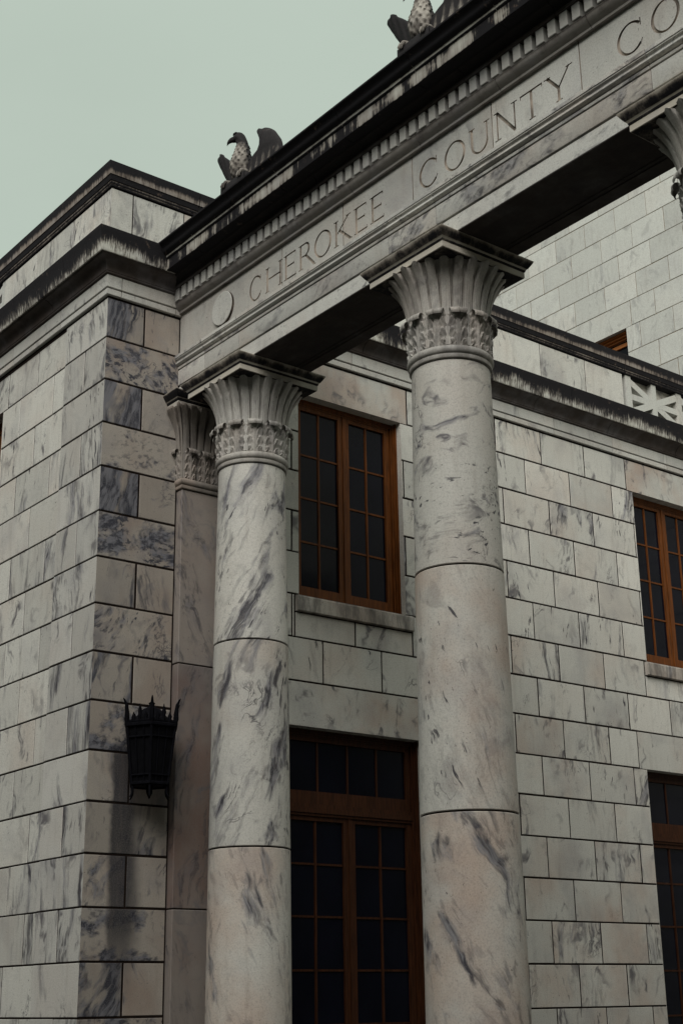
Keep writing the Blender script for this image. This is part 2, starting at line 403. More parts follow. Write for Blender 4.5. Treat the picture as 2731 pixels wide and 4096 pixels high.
# ================================================================== SIDE WING
wing = thing('courthouse_wing', 'low marble side wing whose streaked corner and shuttered-dark casement windows fill the left and middle', 'building', (0, 0, GROUND))
wing['label'] = 'low wing of veined marble blocks with wooden casement windows and black-stained parapet'
PY = 11.93                                     # bay width along the side wall
fnW = lambda a, z, o: (o, a, z)
fnL = lambda a, z, o: (a, 0.03 - o, z)
fnP = lambda a, z, o: (a, -o, z)
WY0, WY1 = 3.30, 23.8
win_side = [(5.165 + i * PY, 8.36 + i * PY, 9.0, 14.0) for i in (0, 1)]
door_side = [(4.79 + i * PY, 8.73 + i * PY, FLOOR, 6.0) for i in (0, 1)]
lint_w = [(4.93 + i * PY, 8.59 + i * PY, 14.0, 14.96) for i in (0, 1)]
lint_d = [(4.51 + i * PY, 9.01 + i * PY, 6.0, 7.0) for i in (0, 1)]
sub_sill = []
for i in (0, 1):
    sub_sill += [(5.05 + i * PY, 6.79 + i * PY, 8.0, 8.59), (6.79 + i * PY, 8.55 + i * PY, 8.0, 8.59)]
sill_gap = [(5.05 + i * PY, 8.55 + i * PY, 8.59, 9.0) for i in (0, 1)]
rows = []
for k in range(-4, 14):
    base = 11.87 if k % 2 == 0 else 12.74
    rows.append((float(k), float(k + 1), [base + 1.725 * n for n in range(-8, 8)]))
rows.append((14.0, 14.96, [16.863 - 1.725 * n for n in range(0, 9)] + [20.51, 22.2]))
def style_w(a, b, z):
    v = rnd.choice([0.0, 0.05, 0.1, 0.2, 0.3, 0.4, 0.6]); w = rnd.uniform(0.05, 0.5) + max(0, (8 - z)) * 0.045
    if b - a > 3: return (0.155, 0.04, 0.8, 0.5)           # the long lintels are plain
    return (rnd.random(), v, min(w, 0.95), rnd.uniform(0.42, 0.62))
mb = MB()
# sill zone: blocks beneath are narrower courses
ashlar(mb, fnW, rows, WY0, WY1, win_side + door_side, lint_w + lint_d + sub_sill + sill_gap, 0.042, style_w)
# the sill zone itself is filled by the sill part, so remove those four stones
def drop_zone(mb, test):
    keep = [i for i, f in enumerate(mb.f) if not (mb.m[i] == 0 and all(test(mb.v[k]) for k in f))]
    mb.f = [mb.f[i] for i in keep]; mb.b = [mb.b[i] for i in keep]; mb.m = [mb.m[i] for i in keep]
for s in sill_gap: drop_zone(mb, lambda p, s=s: s[0] - .01 < p[1] < s[1] + .01 and s[2] - .01 < p[2] < s[3] + .01)
for o in win_side: reveal(mb, fnW, o, 0.5)
for o in door_side: reveal(mb, fnW, o, 0.55)
child('side_wall', mb, [M['wall'], M['mortar']], wing)

# front wall, left of the corner pier
win_front = [(-8.36, -5.165, 9.0, 14.0)]
rows = []
for k in range(-4, 14):
    rows.append((float(k), float(k + 1), [(-3.355 if k % 2 == 0 else -2.49) - 1.725 * n for n in range(16)]))
rows.append((14.0, 14.96, [-3.355 - 1.725 * n for n in range(16)]))
def style_l(a, b, z):
    v = rnd.choice([0.0, 0.05, 0.1, 0.2, 0.3, 0.5, 0.65])
    return (rnd.random(), v, rnd.uniform(0.0, 0.35), rnd.uniform(0.44, 0.62))
mb = MB()
ashlar(mb, fnL, rows, -28.0, -1.91, win_front, [(-8.59, -4.93, 14.0, 14.96), (-8.55, -5.05, 8.59, 9.0)], 0.034, style_l, ends=(0, 0))
drop_zone(mb, lambda p: -8.56 < p[0] < -5.04 and 8.58 < p[2] < 9.01)
reveal(mb, fnL, win_front[0], 0.5)
child('front_wall', mb, [M['wall'], M['mortar']], wing)

# corner pier: bonded on both faces; the flank has the strongest veining
flank = {14: [(0.95, .25, .60), (0.2, .6, .5)], 13: [(0.75, .6, .98)], 12: [(1.25, .80, .585), (0.3, .2, .6)], 11: [(0.45, .8, .86)],
         10: [(1.25, .70, .58), (0.35, .3, .8)], 9: [(0.8, .9, .9)], 8: [(0.45, .7, .55), (0.5, .55, .42)], 7: [(0.6, .8, .72)],
         6: [(1.0, .5, .59), (0.05, .55, .5)], 5: [(0.85, .3, .85)], 4: [(0.2, 1.0, .5), (0.2, .9, .5)], 3: [(0.5, .95, .56)],
         2: [(0.7, .75, .70), (0.1, .75, .5)], 1: [(0.8, .8, .9)], 0: [(0.85, .7, .68), (0.3, .7, .45)], -1: [(0.6, .8, .8)], -2: [(.4, .7, .5), (.3, .7, .5)]}
mb = MB()
for k in range(-4, 15):
    z0, z1 = float(k), (14.96 if k == 14 else k + 1.0)
    mb.quad([fnP(-1.91, z0, -.014), fnP(-.014, z0, -.014), fnP(-.014, z1, -.014), fnP(-1.91, z1, -.014)], None, 1)
    mb.quad([fnW(.014, z0, -.014), fnW(1.865, z0, -.014), fnW(1.865, z1, -.014), fnW(.014, z1, -.014)], None, 1)
    if k % 2 == 0:
        slab(mb, fnP, -1.91, 0, z0, z1, 0.034, (rnd.random(), rnd.uniform(.3, .75), .15, rnd.uniform(.40, .60)), (0, 0, 1, 1))
    else:
        slab(mb, fnP, -1.91, -.957, z0, z1, 0.034, (rnd.random(), rnd.uniform(.1, .45), .2, rnd.uniform(.42, .6)), (0, 1, 1, 1))
        slab(mb, fnP, -.957, 0, z0, z1, 0.034, (rnd.random(), rnd.uniform(.45, .8), .1, rnd.uniform(.46, .56)), (1, 0, 1, 1))
    fl = flank.get(k, [(.3, .7, .5)] * (2 if k % 2 == 0 else 1))
    if k % 2 == 0:
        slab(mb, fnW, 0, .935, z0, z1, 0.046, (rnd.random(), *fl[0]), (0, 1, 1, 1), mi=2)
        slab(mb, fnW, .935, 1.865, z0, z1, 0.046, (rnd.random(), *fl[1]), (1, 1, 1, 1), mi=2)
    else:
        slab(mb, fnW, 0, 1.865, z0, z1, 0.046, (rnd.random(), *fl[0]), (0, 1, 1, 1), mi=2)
# dark vertical joint beside the anta
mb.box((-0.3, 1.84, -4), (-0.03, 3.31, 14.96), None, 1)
child('corner_pier', mb, [M['pier'], M['mortar'], M['flank']], wing)

# mouldings that run round the wing
NW = (1, 0); NL = (0, -1); NC = (1, -1)
pathW = [((-28.0, 0.0), NL), ((0.0, 0.0), NC), ((0.0, 23.8), NW)]
tl = lambda x: (x + 28.0) / 28.0
tw = lambda y: y / 23.8
mb = MB()
jb = {0: [tl(-2.125), tl(-4.58), tl(-7.0), tl(-9.4), tl(-11.8)], 1: [tw(.295), tw(1.7), tw(4.39), tw(6.77), tw(9.16), tw(11.544), tw(13.912), tw(16.308), tw(18.688), tw(21.07)]}
sweep(mb, pathW, [(-.1, 15.0, 0), (.055, 15.0, 0), (.062, 15.01, 0), (.062, 15.125, 0), (.056, 15.137, 0), (-.1, 15.137, 0)], jb, 0.02, 0, lambda: blk(.12, .25))
sweep(mb, pathW, [(-.1, 15.168, 0), (.070, 15.168, 0), (.078, 15.178, 0), (.078, 15.46, 0), (-.1, 15.46, 0)], jb, 0.02, 0, lambda: blk(.12, .25))
mb.box((-27.9, 0.02, 14.9), (-0.02, 0.5, 16.3), None, 1); mb.box((-.5, 0.5, 14.9), (-.02, 23.7, 16.3), None, 1)
child('string_course', mb, [M['trim'], M['mortar']], wing)
mb = MB()
jc = {0: [tl(-1.27), tl(-3.8), tl(-6.4), tl(-9.2), tl(-12)], 1: [tw(4.5), tw(8.27), tw(11.263), tw(14.279), tw(17.265), tw(20.25)]}
cove = [(.095, 15.475, .45), (.125, 15.49, .3), (.125, 15.52, .35)] + arc(.395, 15.53, .255, .24, 180, 95, 7, .45, .75)
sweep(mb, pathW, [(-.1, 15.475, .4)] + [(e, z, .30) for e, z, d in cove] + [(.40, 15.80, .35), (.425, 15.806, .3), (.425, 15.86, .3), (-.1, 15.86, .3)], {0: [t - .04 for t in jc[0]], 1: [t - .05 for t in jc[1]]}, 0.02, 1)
sweep(mb, pathW, [(.30, 15.812, .2), (.44, 15.80, .3), (.447, 15.815, .24), (.452, 15.86, .28), (.458, 15.90, .33), (.464, 15.95, .40), (.47, 16.0, .49), (.478, 16.06, .60), (.485, 16.12, .78), (.505, 16.24, 1.1), (.525, 16.33, 1.4), (.528, 16.36, 1.5), (.40, 16.40, 1.6), (-.1, 16.44, 1.6), (-.1, 16.0, .2), (.30, 16.0, .2)], jc, 0.02)
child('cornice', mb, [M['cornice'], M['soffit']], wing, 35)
# blocking course / parapet with panels of stone and pierced grilles
mb = MB()
prow = [(16.42, 17.68, [])]
gr_side = [(17.02, 23.6, 16.42, 17.68)]; gr_front = [(-12.4, -5.40, 16.42, 17.68)]
sf = lambda a, b, z: (rnd.random(), rnd.choice([.0, .1, .3, .5]), rnd.uniform(.1, .5), rnd.uniform(.45, .6))
f1 = lambda a, z, o: (.045 + o, a, z); f2 = lambda a, z, o: (a, -.045 - o, z)
ashlar(mb, f1, [(16.42, 17.68, [.516, 1.865, 4.2, 6.05, 7.9, 9.8, 11.73, 13.575, 15.42])], -.045, 17.02, [], [], .026, sf, (0, 0))
ashlar(mb, f2, [(16.42, 17.68, [-1.806, -3.64, -14.2, -16, -17.9, -19.8, -21.7, -23.6, -25.5])], -28, .045, gr_front, [], .02, sf, (0, 0))
mb.box((-.6, .3, 16.3), (0.0, 17.0, 17.7)); mb.box((-28, 0.0, 16.3), (-.6, .6, 17.7)) if False else None
mb.box((-5.40, .0, 16.3), (-.0, .5, 17.7)); mb.box((-28, .0, 16.3), (-12.4, .5, 17.7))
mb.box((-.55, 17.0, 16.3), (-.17, 23.8, 17.7)); mb.box((-12.4, .17, 16.3), (-5.4, .55, 17.7))
child('parapet', mb, [M['wall'], M['mortar']], wing)
def grille(fn, a0, n, w, step):
    """pierced stone panels: upright, cross bar and two diagonals between posts"""
    for i in range(n):
        mb = MB(); b = blk(.05, .35)
        s = a0 + i * step; z0, z1 = 16.40, 17.69; c = s + step / 2 + 0.11; zc = 17.05; d0, d1 = -.22, -.012
        def bar(p, q, hw, dd=0.0):
            (a, z), (e, y) = p, q; L = sqrt((e - a) ** 2 + (y - z) ** 2); nx, nz = -(y - z) / L * hw, (e - a) / L * hw
            pts = [(a + nx, z + nz), (e + nx, y + nz), (e - nx, y - nz), (a - nx, z - nz)]
            f = [mb.vert(fn(x, zz, d1 - dd)) for x, zz in pts]; r = [mb.vert(fn(x, zz, d0)) for x, zz in pts]
            mb.face(f[::-1], b); mb.face(r, b)
            for k in range(4): mb.face((f[k], f[(k + 1) % 4], r[(k + 1) % 4], r[k]), b)
        bar((s + .11, z0), (s + .11, z1), .12)
        if i == n - 1: bar((s + step + .11, z0), (s + step + .11, z1), .12)
        bar((c, z0), (c, z1), .10, .004); bar((s + .2, zc), (s + step, zc), .095, .012)
        bar((s + .2, z0 + .16), (s + step, z1 - .16), .105, .008); bar((s + .2, z1 - .16), (s + step, z0 + .16), .105, .016)
        child('pierced_panel', mb, [M['pale']], wing)
grille(f1, 17.19, 2, 0, 2.31)
grille(lambda a, z, o: (a, -.045 - o, z), -10.2, 2, 0, 2.31)
mb = MB()
jp = {0: [tl(-2.1), tl(-5.2), tl(-8.2), tl(-11.2)], 1: [tw(2.2), tw(5.1), tw(8.1), tw(11.2), tw(14.14), tw(17.11), tw(20.1)]}
sweep(mb, pathW, [(-.5, 17.70, .9), (.05, 17.70, .9), (.075, 17.705, .8), (.085, 17.75, .35), (.10, 17.765, .75), (.105, 17.81, .3), (.125, 17.83, .9), (.14, 17.90, .7), (.15, 17.945, .95), (.165, 17.955, .3), (.172, 18.03, .32), (.182, 18.12, .62), (.192, 18.20, 1.1), (.20, 18.27, 1.4), (.15, 18.30, 1.5), (-.5, 18.36, 1.5)], jp, 0.018)
child('coping', mb, [M['coping']], wing, 30)
mb = MB(); mb.box((-28, .4, 16.0), (-.4, 23.8, 16.2)); child('roof', mb, M['roof'], wing)

# windows -----------------------------------------------------------
def casement(parent, fn, o, kind):
    """wooden window (or door) set in opening o = (a0, a1, z0, z1); fn(a, z, out). Returns the frame part."""
    wd = M['wood'] if kind == 'window' else M['doorwood']
    a0, a1, z0, z1 = o; mid = (a0 + a1) / 2
    def bx(mb, A0, A1, Z0, Z1, d0, d1):
        p = [(A0, Z0), (A1, Z0), (A1, Z1), (A0, Z1)]
        f = [mb.vert(fn(a, z, d1)) for a, z in p]; r = [mb.vert(fn(a, z, d0)) for a, z in p]
        mb.face(f); mb.face(r[::-1])
        for k in range(4): mb.face((f[k], r[k], r[(k + 1) % 4], f[(k + 1) % 4]))
    S = 0.31
    fr = MB()
    for s in (0, 1):                           # stepped casing on both jambs and head
        for w0, w1, d in ((0.003, .045, -.16), (.048, .085, -.215), (.088, .132, -.255)):
            A0, A1 = (a0 + w0, a0 + w1) if s == 0 else (a1 - w1, a1 - w0)
            bx(fr, A0, A1, z0 + .003, z1 - w0, -.46, d)
    for w0, w1, d in ((0.003, .06, -.27), (.063, .11, -.285), (.113, .155, -.30)):
        bx(fr, a0 + w1, a1 - w1, z1 - w1, z1 - w0, -.46, d)
    A, B = a0 + .135, a1 - .135
    if kind == 'window':
        bx(fr, A - .10, B + .10, z0 + .003, z0 + .055, -.46, -.15)
        name, zl, zt = 'window', z0 + .058, z1 - .158
    else:
        bx(fr, A, B, 4.16, 4.27, -.46, -.24); bx(fr, A, B, 4.10, 4.157, -.46, -.27); bx(fr, A, B, 4.273, 4.36, -.46, -.27)
        name, zl, zt = 'door', z0 + .02, 4.097
    frame = child(name, fr, wd, parent)
    pane = MB()
    if kind == 'window':
        rows_z = [12.597, 11.514, 10.424]; rb, rt = .27, .10
    else:
        rows_z = [3.07, 1.965, 0.86, -.245]; rb, rt = .85, .10
    for s in (0, 1):
        L0, L1 = (A + .003, mid - .012) if s == 0 else (mid + .012, B - .003)
        lf = MB(); st = .155
        bx(lf, L0, L0 + st, zl, zt, -.40, -S); bx(lf, L1 - st, L1, zl, zt, -.40, -S)
        bx(lf, L0 + st, L1 - st, zl, zl + rb, -.40, -S - .004); bx(lf, L0 + st, L1 - st, zt - rt, zt, -.40, -S - .004)
        m = (L0 + L1) / 2
        bx(lf, m - .022, m + .022, zl + rb, zt - rt, -.39, -S - .03)
        bx(lf, m - .036, m + .036, zl + rb, zt - rt, -.39, -S - .055)
        for z in rows_z:
            for q0, q1 in ((L0 + st, m - .036), (m + .036, L1 - st)): bx(lf, q0, q1, z - .022, z + .022, -.39, -S - .034)
        if s == 1: bx(lf, mid - .03, mid + .011, zl, zt, -.305, -.285)      # cover strip where the leaves meet
        child('sash' if kind == 'window' else 'door_leaf', lf, wd, frame)
        pane.quad([fn(L0 + st, zl + rb, -.372), fn(L1 - st, zl + rb, -.372), fn(L1 - st, zt - rt, -.372), fn(L0 + st, zt - rt, -.372)])
    if kind == 'door':
        tr = MB(); t0, t1 = 4.363, z1 - .158
        bx(tr, A, A + .13, t0, t1, -.40, -S); bx(tr, B - .13, B, t0, t1, -.40, -S); bx(tr, A + .13, B - .13, t0, t0 + .28, -.40, -S - .004)
        bx(tr, A + .13, B - .13, t1 - .10, t1, -.40, -S - .004)
        for k in (1, 2, 3):
            m = A + .13 + (B - A - .26) * k / 4; bx(tr, m - .022, m + .022, t0 + .28, t1 - .1, -.39, -S - .03)
        child('transom', tr, wd, frame)
        pane.quad([fn(A + .13, t0 + .28, -.372), fn(B - .13, t0 + .28, -.372), fn(B - .13, t1 - .1, -.372), fn(A + .13, t1 - .1, -.372)])
    child('pane', pane, M['glass'], frame)
    back = MB(); back.quad([fn(a0, z0, -.47), fn(a1, z0, -.47), fn(a1, z1, -.47), fn(a0, z1, -.47)])
    child('dark_backing', back, M['glass'], frame)  # dark sheet closing the opening behind the panes
    return frame
def sill(parent, fn, a0, a1):
    mb = MB(); b = blk(.5, .6)
    p = [(-.2, 8.60), (.085, 8.60), (.10, 8.615), (.10, 8.93), (.085, 8.965), (-.2, 9.0)]
    P = [[fn(a, z, o) for o, z in p] for a in (a0 + .02, a1 - .02)]
    base = len(mb.v); mb.grid(P, True, b); k = len(p)
    mb.face([base + j for j in range(k)], b); mb.face([base + k + j for j in range(k)][::-1], b)
    child('sill', mb, M['sill'], parent)
for i, o in enumerate(win_side):
    fr = casement(wing, fnW, o, 'window'); sill(fr, fnW, 5.05 + i * PY, 8.55 + i * PY)
fr = casement(wing, fnL, win_front[0], 'window'); sill(fr, fnL, -8.55, -5.05)
for o in door_side: casement(wing, fnW, o, 'door')

# ================================================================== CAPITAL GEOMETRY
Z_N, Z_L, Z_B, Z_A, Z_S = 10.83, 11.12, 11.12, 12.60, 12.965     # neck, leaf foot, bell foot, abacus foot, soffit
def bellR(z):
    t = (z - Z_B) / (Z_A - Z_B); t = max(0, min(1, t))
    return .692 + .02 * t + .315 * t ** 4.2
def acanthus(place, w=1.0):
    """one leaf; place(u, z, out) with u across (courses). Lobes arch out from a ribbed midrib; the tip curls over."""
    mb = MB(); NS, NTT = 44, 35; P = []; zl = Z_N + .215
    for i in range(NS):
        s = i / (NS - 1)
        if s < .78:
            q = s / .78; z = zl + .62 * q; out = .034 + .034 * q * q + .010 * sin(pi * q); hw = .192 * (1 - .06 * q)
            hw *= 1 - .22 * exp(-((q - .10) / .045) ** 2)
        else:
            q = (s - .78) / .22; a = q * radians(225); q = 1.0
            z = zl + .62 + .068 * sin(a); out = .068 + .060 * (1 - cos(a)); hw = .192 * (.90 - .22 * ((s - .78) / .22))
        row = []
        for j in range(NTT):
            t = -1 + 2 * j / (NTT - 1); at = abs(t)
            g = .75 * sin(pi * min(1, max(0, (at - .18) / .86)))
            ph = 3.0 * min(s, .78) / .78 - g + 1.0; fr_ = ph % 1.0; fade = min(1, max(0, (at - .20) / .14))
            up = fr_ / .86 if fr_ < .86 else (1 - fr_) / .14
            edge = hw * (1 - .11 * (1 - up) * at ** 3 * (s < .80) - .05 * (s >= .80) * (.5 + .5 * cos(7 * t)))
            h = .016 * exp(-(t / .055) ** 2) + .011 * exp(-((at - .12) / .03) ** 2)
            h += (.062 * up ** 1.3 - .024) * fade * (1 if s < .78 else .2)
            h -= .010 * fade * exp(-((((ph * 1.0 + 2.2 * at) * 2 % 1.0) - .5) / .12) ** 2) * (s < .78)
            h -= .050 * max(0, at - .82) / .18 * (1 if s < .8 else .5)
            row.append(place(t * edge * w, z, out + h))
        P.append(row)
    mb.grid(P, False, (rnd.random(), .1, .3, .5)); return mb
def flare(u, per, z):
    """relief of the tall plain leaves above; u = position along the girth, per = leaf width"""
    t = ((u / per) % 1.0) * 2 - 1; at = abs(t)
    q = max(0, min(1, (z - Z_B) / (Z_A - Z_B)))
    wdt = .955 - .30 * q ** 3.2
    e = (wdt - at) / .07; k = max(0, min(1, e)); k = k * k * (3 - 2 * k)
    return .075 * k * (1 - .16 * (at / max(wdt, .01)) ** 2 * k) + .004 * k * cos(at * 5 * pi) - .040

# ================================================================== COLUMNS
def shaftR(z):
    P = [(-1.6, .822), (-.06, .812), (3.02, .795), (7.05, .757), (9.0, .730), (10.83, .701)]
    for (z0, r0), (z1, r1) in zip(P, P[1:]):
        if z <= z1: return r0 + (r1 - r0) * (z - z0) / (z1 - z0)
    return P[-1][1]
LAB = {0: 'round marble column nearest the corner pier, in front of the casement window',
       1: 'thick marble column in the middle, its capital against the dark soffit',
       2: 'marble column cut off by the right edge, only its capital showing',
       3: 'marble column farthest along the colonnade, beyond the right edge of the photo'}
DRUMS = [[(.11, .35, .7, .5), (.47, .30, .65, .40), (.83, .66, .40, .61), (.20, .52, .12, .63)],
         [(.31, .35, .7, .5), (.62, .45, .75, .35), (.05, .28, .75, .38), (.71, .35, .20, .90)],
         [(.41, .3, .5, .5), (.52, .3, .5, .4), (.93, .4, .4, .6), (.35, .3, .2, .4)],
         [(.21, .3, .5, .5), (.72, .3, .5, .6), (.13, .4, .4, .4), (.55, .3, .2, .6)]]
def shaft_mesh(ci):
    mb = MB(); zs = [FLOOR + .6, -1.0, 3.02, 7.05, Z_N - .02]
    for (z0, z1), b in zip(zip(zs, zs[1:]), DRUMS[ci]):
        n = 14; pr = [(shaftR(z0) - .03, z0 + .014), (shaftR(z0) - .008, z0 + .016), (shaftR(z0), z0 + .026)]
        pr += [(shaftR(z0 + (z1 - z0) * i / n), z0 + (z1 - z0) * i / n) for i in range(1, n)]
        pr += [(shaftR(z1), z1 - .026), (shaftR(z1) - .008, z1 - .016), (shaftR(z1) - .03, z1 - .014)]
        mb.lathe(pr, 96, blk=b)
    mb.lathe([(shaftR(z) - .026, z) for z in zs], 48, mi=1)
    return mb
def make_column():
    t = thing('column', LAB[0], 'column', (0, 0, FLOOR), 'marble columns carrying the entablature')
    mb = MB()
    mb.bbox((-1.08, -1.08, FLOOR), (1.08, 1.08, FLOOR + .28), .015, blk(.2, .3))
    mb.lathe([(.9, FLOOR + .28), (1.02, FLOOR + .29)] + [(.98 + .09 * cos(a), FLOOR + .39 + .10 * sin(a)) for a in [-1.3, -.8, -.3, .2, .7, 1.2, 1.5]] + [(.92, FLOOR + .50), (.88, FLOOR + .55), (.83, FLOOR + .6)], 72, blk=blk(.2, .3))
    child('base', mb, M['trim'], t, 35)
    child('shaft', shaft_mesh(0), [M['shaft'], M['mortar']], t, 35)
    # necking: fillet and torus
    mb = MB()
    pr = [(.690, Z_N - .02), (.735, Z_N - .012), (.742, Z_N), (.742, Z_N + .055), (.730, Z_N + .065)]
    pr += [(.715 + .062 * cos(a), Z_N + .145 + .078 * sin(a)) for a in [radians(x) for x in range(-75, 90, 15)]] + [(.735, Z_N + .222), (.66, Z_N + .225)]
    mb.lathe(pr, 96, blk=(.6, .05, .2, .5))
    # capital: bell with tall leaves, acanthus ring below
    nl = 24; seg = nl * 16; P = []; D = []
    zr = [Z_N + .235, Z_B] + [Z_B + (Z_A - Z_B) * (i / 30) ** .85 for i in range(1, 31)]
    for i, z in enumerate(zr):
        row = []
        for j in range(seg):
            a = radians(7.5) + 2 * pi * j / seg
            r = bellR(z) + flare(j / 16, 1.0, z)
            row.append((r * cos(a), r * sin(a), z))
        P.append(row)
    for k, (dz, dr) in enumerate([(.035, .006), (.05, -.02), (.045, -.07), (.03, -.16)]):       # scalloped lip
        row = []
        for j in range(seg):
            a = radians(7.5) + 2 * pi * j / seg; tt = abs(((j / 16) % 1.0) * 2 - 1)
            bump = max(0, 1 - (tt / .42) ** 2)
            r = bellR(Z_A) + flare(j / 16, 1.0, Z_A) + dr + .015 * bump
            row.append((r * cos(a), r * sin(a), Z_A + dz * bump + .002 * k))
        P.append(row)
    mb.grid(P, True, (.35, .15, .25, .5))
    mb.lathe([(.3, Z_A - .02), (.86, Z_A - .015), (.86, Z_A + .04)], 48, blk=(.35, .1, .3, .5))
    cap = child('capital', mb, M['capital'], t, 40)
    leaf0 = None
    for k in range(12):
        if leaf0 is None:
            lm = acanthus(lambda u, z, o: ((.70 + o) * cos(u / .75), (.70 + o) * sin(u / .75), z))
            leaf0 = child('acanthus_leaf', lm, M['capital'], cap, 60); lf = leaf0
        else:
            lf = leaf0.copy(); COL.objects.link(lf); lf.parent = cap
        lf.rotation_euler = (0, 0, radians(30) * k)
    ab = MB(); W = 1.0
    for e, z in []: pass
    prof = [(W - .03, Z_A + .02, .75), (W - .012, Z_A + .02, .6), (W, Z_A + .03, .1), (W, Z_A + .13, .12), (W - .005, Z_A + .14, .5), (W + .012, Z_A + .15, .9), (W + .018, Z_A + .175, .8),  # first rings: underside set darker than the faces
            (W + .022, Z_A + .185, .2), (W + .035, Z_A + .20, .2), (W + .05, Z_A + .215, .72), (W + .075, Z_A + .25, .75), (W + .10, Z_A + .29, .68), (W + .122, Z_A + .33, .50), (W + .13, Z_A + .355, .30), (W + .12, Z_S, .2)]
    rnge = [(-1, -1), (1, -1), (1, 1), (-1, 1)]
    P = [[(x * e, y * e, z) for x, y in rnge] for e, z, d in prof]; Dd = [[d] * 4 for e, z, d in prof]
    base = len(ab.v); ab.grid(P, True, blk(.1, .5), 0, Dd)
    ab.face([base + j for j in range(4)][::-1]); ab.face([base + (len(prof) - 1) * 4 + j for j in range(4)])
    child('abacus', ab, M['abacus'], t, 25)
    return t
CX = [1.825, 8.075, 14.325, 20.575]
def copy_tree(o, parent=None):
    c = o.copy(); COL.objects.link(c); c.parent = parent
    for ch in list(o.children): copy_tree(ch, c)
    return c
col0 = make_column()
for i, x in enumerate(CX):
    c = col0 if i == 0 else copy_tree(col0)
    c.location = (x * U, 2.6 * U, FLOOR * U); c['label'] = LAB[i]
    if i:                                        # every shaft has its own stones
        for ch in c.children:
            if ch.name.startswith('shaft'):
                tmp = shaft_mesh(i).build('shaft', [M['shaft'], M['mortar']], col0, 35); ch.data = tmp.data; bpy.data.objects.remove(tmp)

# ================================================================== ANTA (flat pilaster against the pier)
PX, PA, PB = .20, 1.885, 3.285
mb = MB()
zs = [FLOOR, -1.0, 1.02, 4.95, 8.0, Z_N - .02]
zs = [FLOOR, 2.0, 6.95, Z_N - .02]
for (z0, z1), b in zip(zip(zs, zs[1:]), [(.71, .45, .95, .42), (.15, .5, .85, .6), (.52, .55, .5, .36)]):
    mb.bbox((-.05, PA, z0 + .012), (PX, PB, z1 - .012), .012, b)
mb.box((-.05, PA + .02, FLOOR), (PX - .02, PB - .02, Z_N - .03), None, 1)
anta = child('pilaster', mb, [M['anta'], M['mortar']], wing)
mb = MB()
def ring(o, z): return [(-.05, PA - o, z), (PX + o, PA - o, z), (PX + o, PB + o, z), (-.05, PB + o, z)]
pr = [(-.005, Z_N - .02), (.035, Z_N - .012), (.042, Z_N), (.042, Z_N + .055), (.03, Z_N + .065)] + [(.015 + .062 * cos(a), Z_N + .145 + .078 * sin(a)) for a in [radians(x) for x in range(-75, 90, 15)]] + [(-.01, Z_N + .24)]
mb.grid([ring(o, z) for o, z in pr], False, (.6, .05, .6, .5))
per = 1.4 / 8; N = 16
path = []                                        # girth of the flat bell: side, corner, front
for j in range(0, 25): path.append((-.05 + (PX + .05) * j / 24, PA, 0, -1, j / 24 * .25))
for j in range(0, 8 * N + 1): path.append((PX, PA + (PB - PA) * j / (8 * N), 1, 0, .25 + (PB - PA) * j / (8 * N)))
zr = [Z_B + (Z_A - Z_B) * (i / 26) ** .85 for i in range(27)]
P = []
for z in [Z_N + .235] + zr + [Z_A + .05]:
    row = []
    for q, (x, y, nx, ny, s) in enumerate(path):
        o = bellR(z) - .70 + flare(s - .25 if s > .25 else s, per, z)
        if q == 24: row.append((x + o, y - o, z)); continue
        if q == 25: row.append((x + o, y - o + .001, z)); continue
        yy = y
        if nx: yy = PA - o + (y - PA) * (PB - PA + 2 * o) / (PB - PA)
        xx = x + nx * o + (0 if nx else (x + .05) / (PX + .05) * o)
        row.append((xx, yy + ny * o, z))
    P.append(row)
mb.grid(P, False, (.35, .15, .5, .5))
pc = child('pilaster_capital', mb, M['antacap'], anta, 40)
for k in range(4):
    y0 = PA + (PB - PA) * (k + .5) / 4
    child('acanthus_leaf', acanthus(lambda u, z, o, y0=y0: (PX + o, y0 + u, z), .86), M['antacap'], anta, 60)
child('acanthus_leaf', acanthus(lambda u, z, o: (.06 + u, PA - o, z), .55), M['antacap'], anta, 60)
mb = MB()
prof = [(.27, Z_A + .02, .3), (.30, Z_A + .025, .3), (.30, Z_A + .13, .35), (.295, Z_A + .14, .8), (.312, Z_A + .15, 1.0), (.318, Z_A + .175, .9), (.335, Z_A + .20, .3), (.35, Z_A + .215, .8), (.375, Z_A + .25, .9), (.40, Z_A + .29, .9), (.422, Z_A + .33, .7), (.43, Z_A + .355, .4), (.42, Z_S, .3)]
P = [[(-.05, PA - o, z), (PX - .06 + o, PA - o, z), (PX - .06 + o, PB + o, z), (-.05, PB + o, z)] for o, z, d in prof]
base = len(mb.v); mb.grid(P, True, blk(.1, .6), 0, [[d] * 4 for o, z, d in prof])
mb.face([base + j for j in range(4)][::-1])
child('pilaster_abacus', mb, M['abacus'], anta, 25)

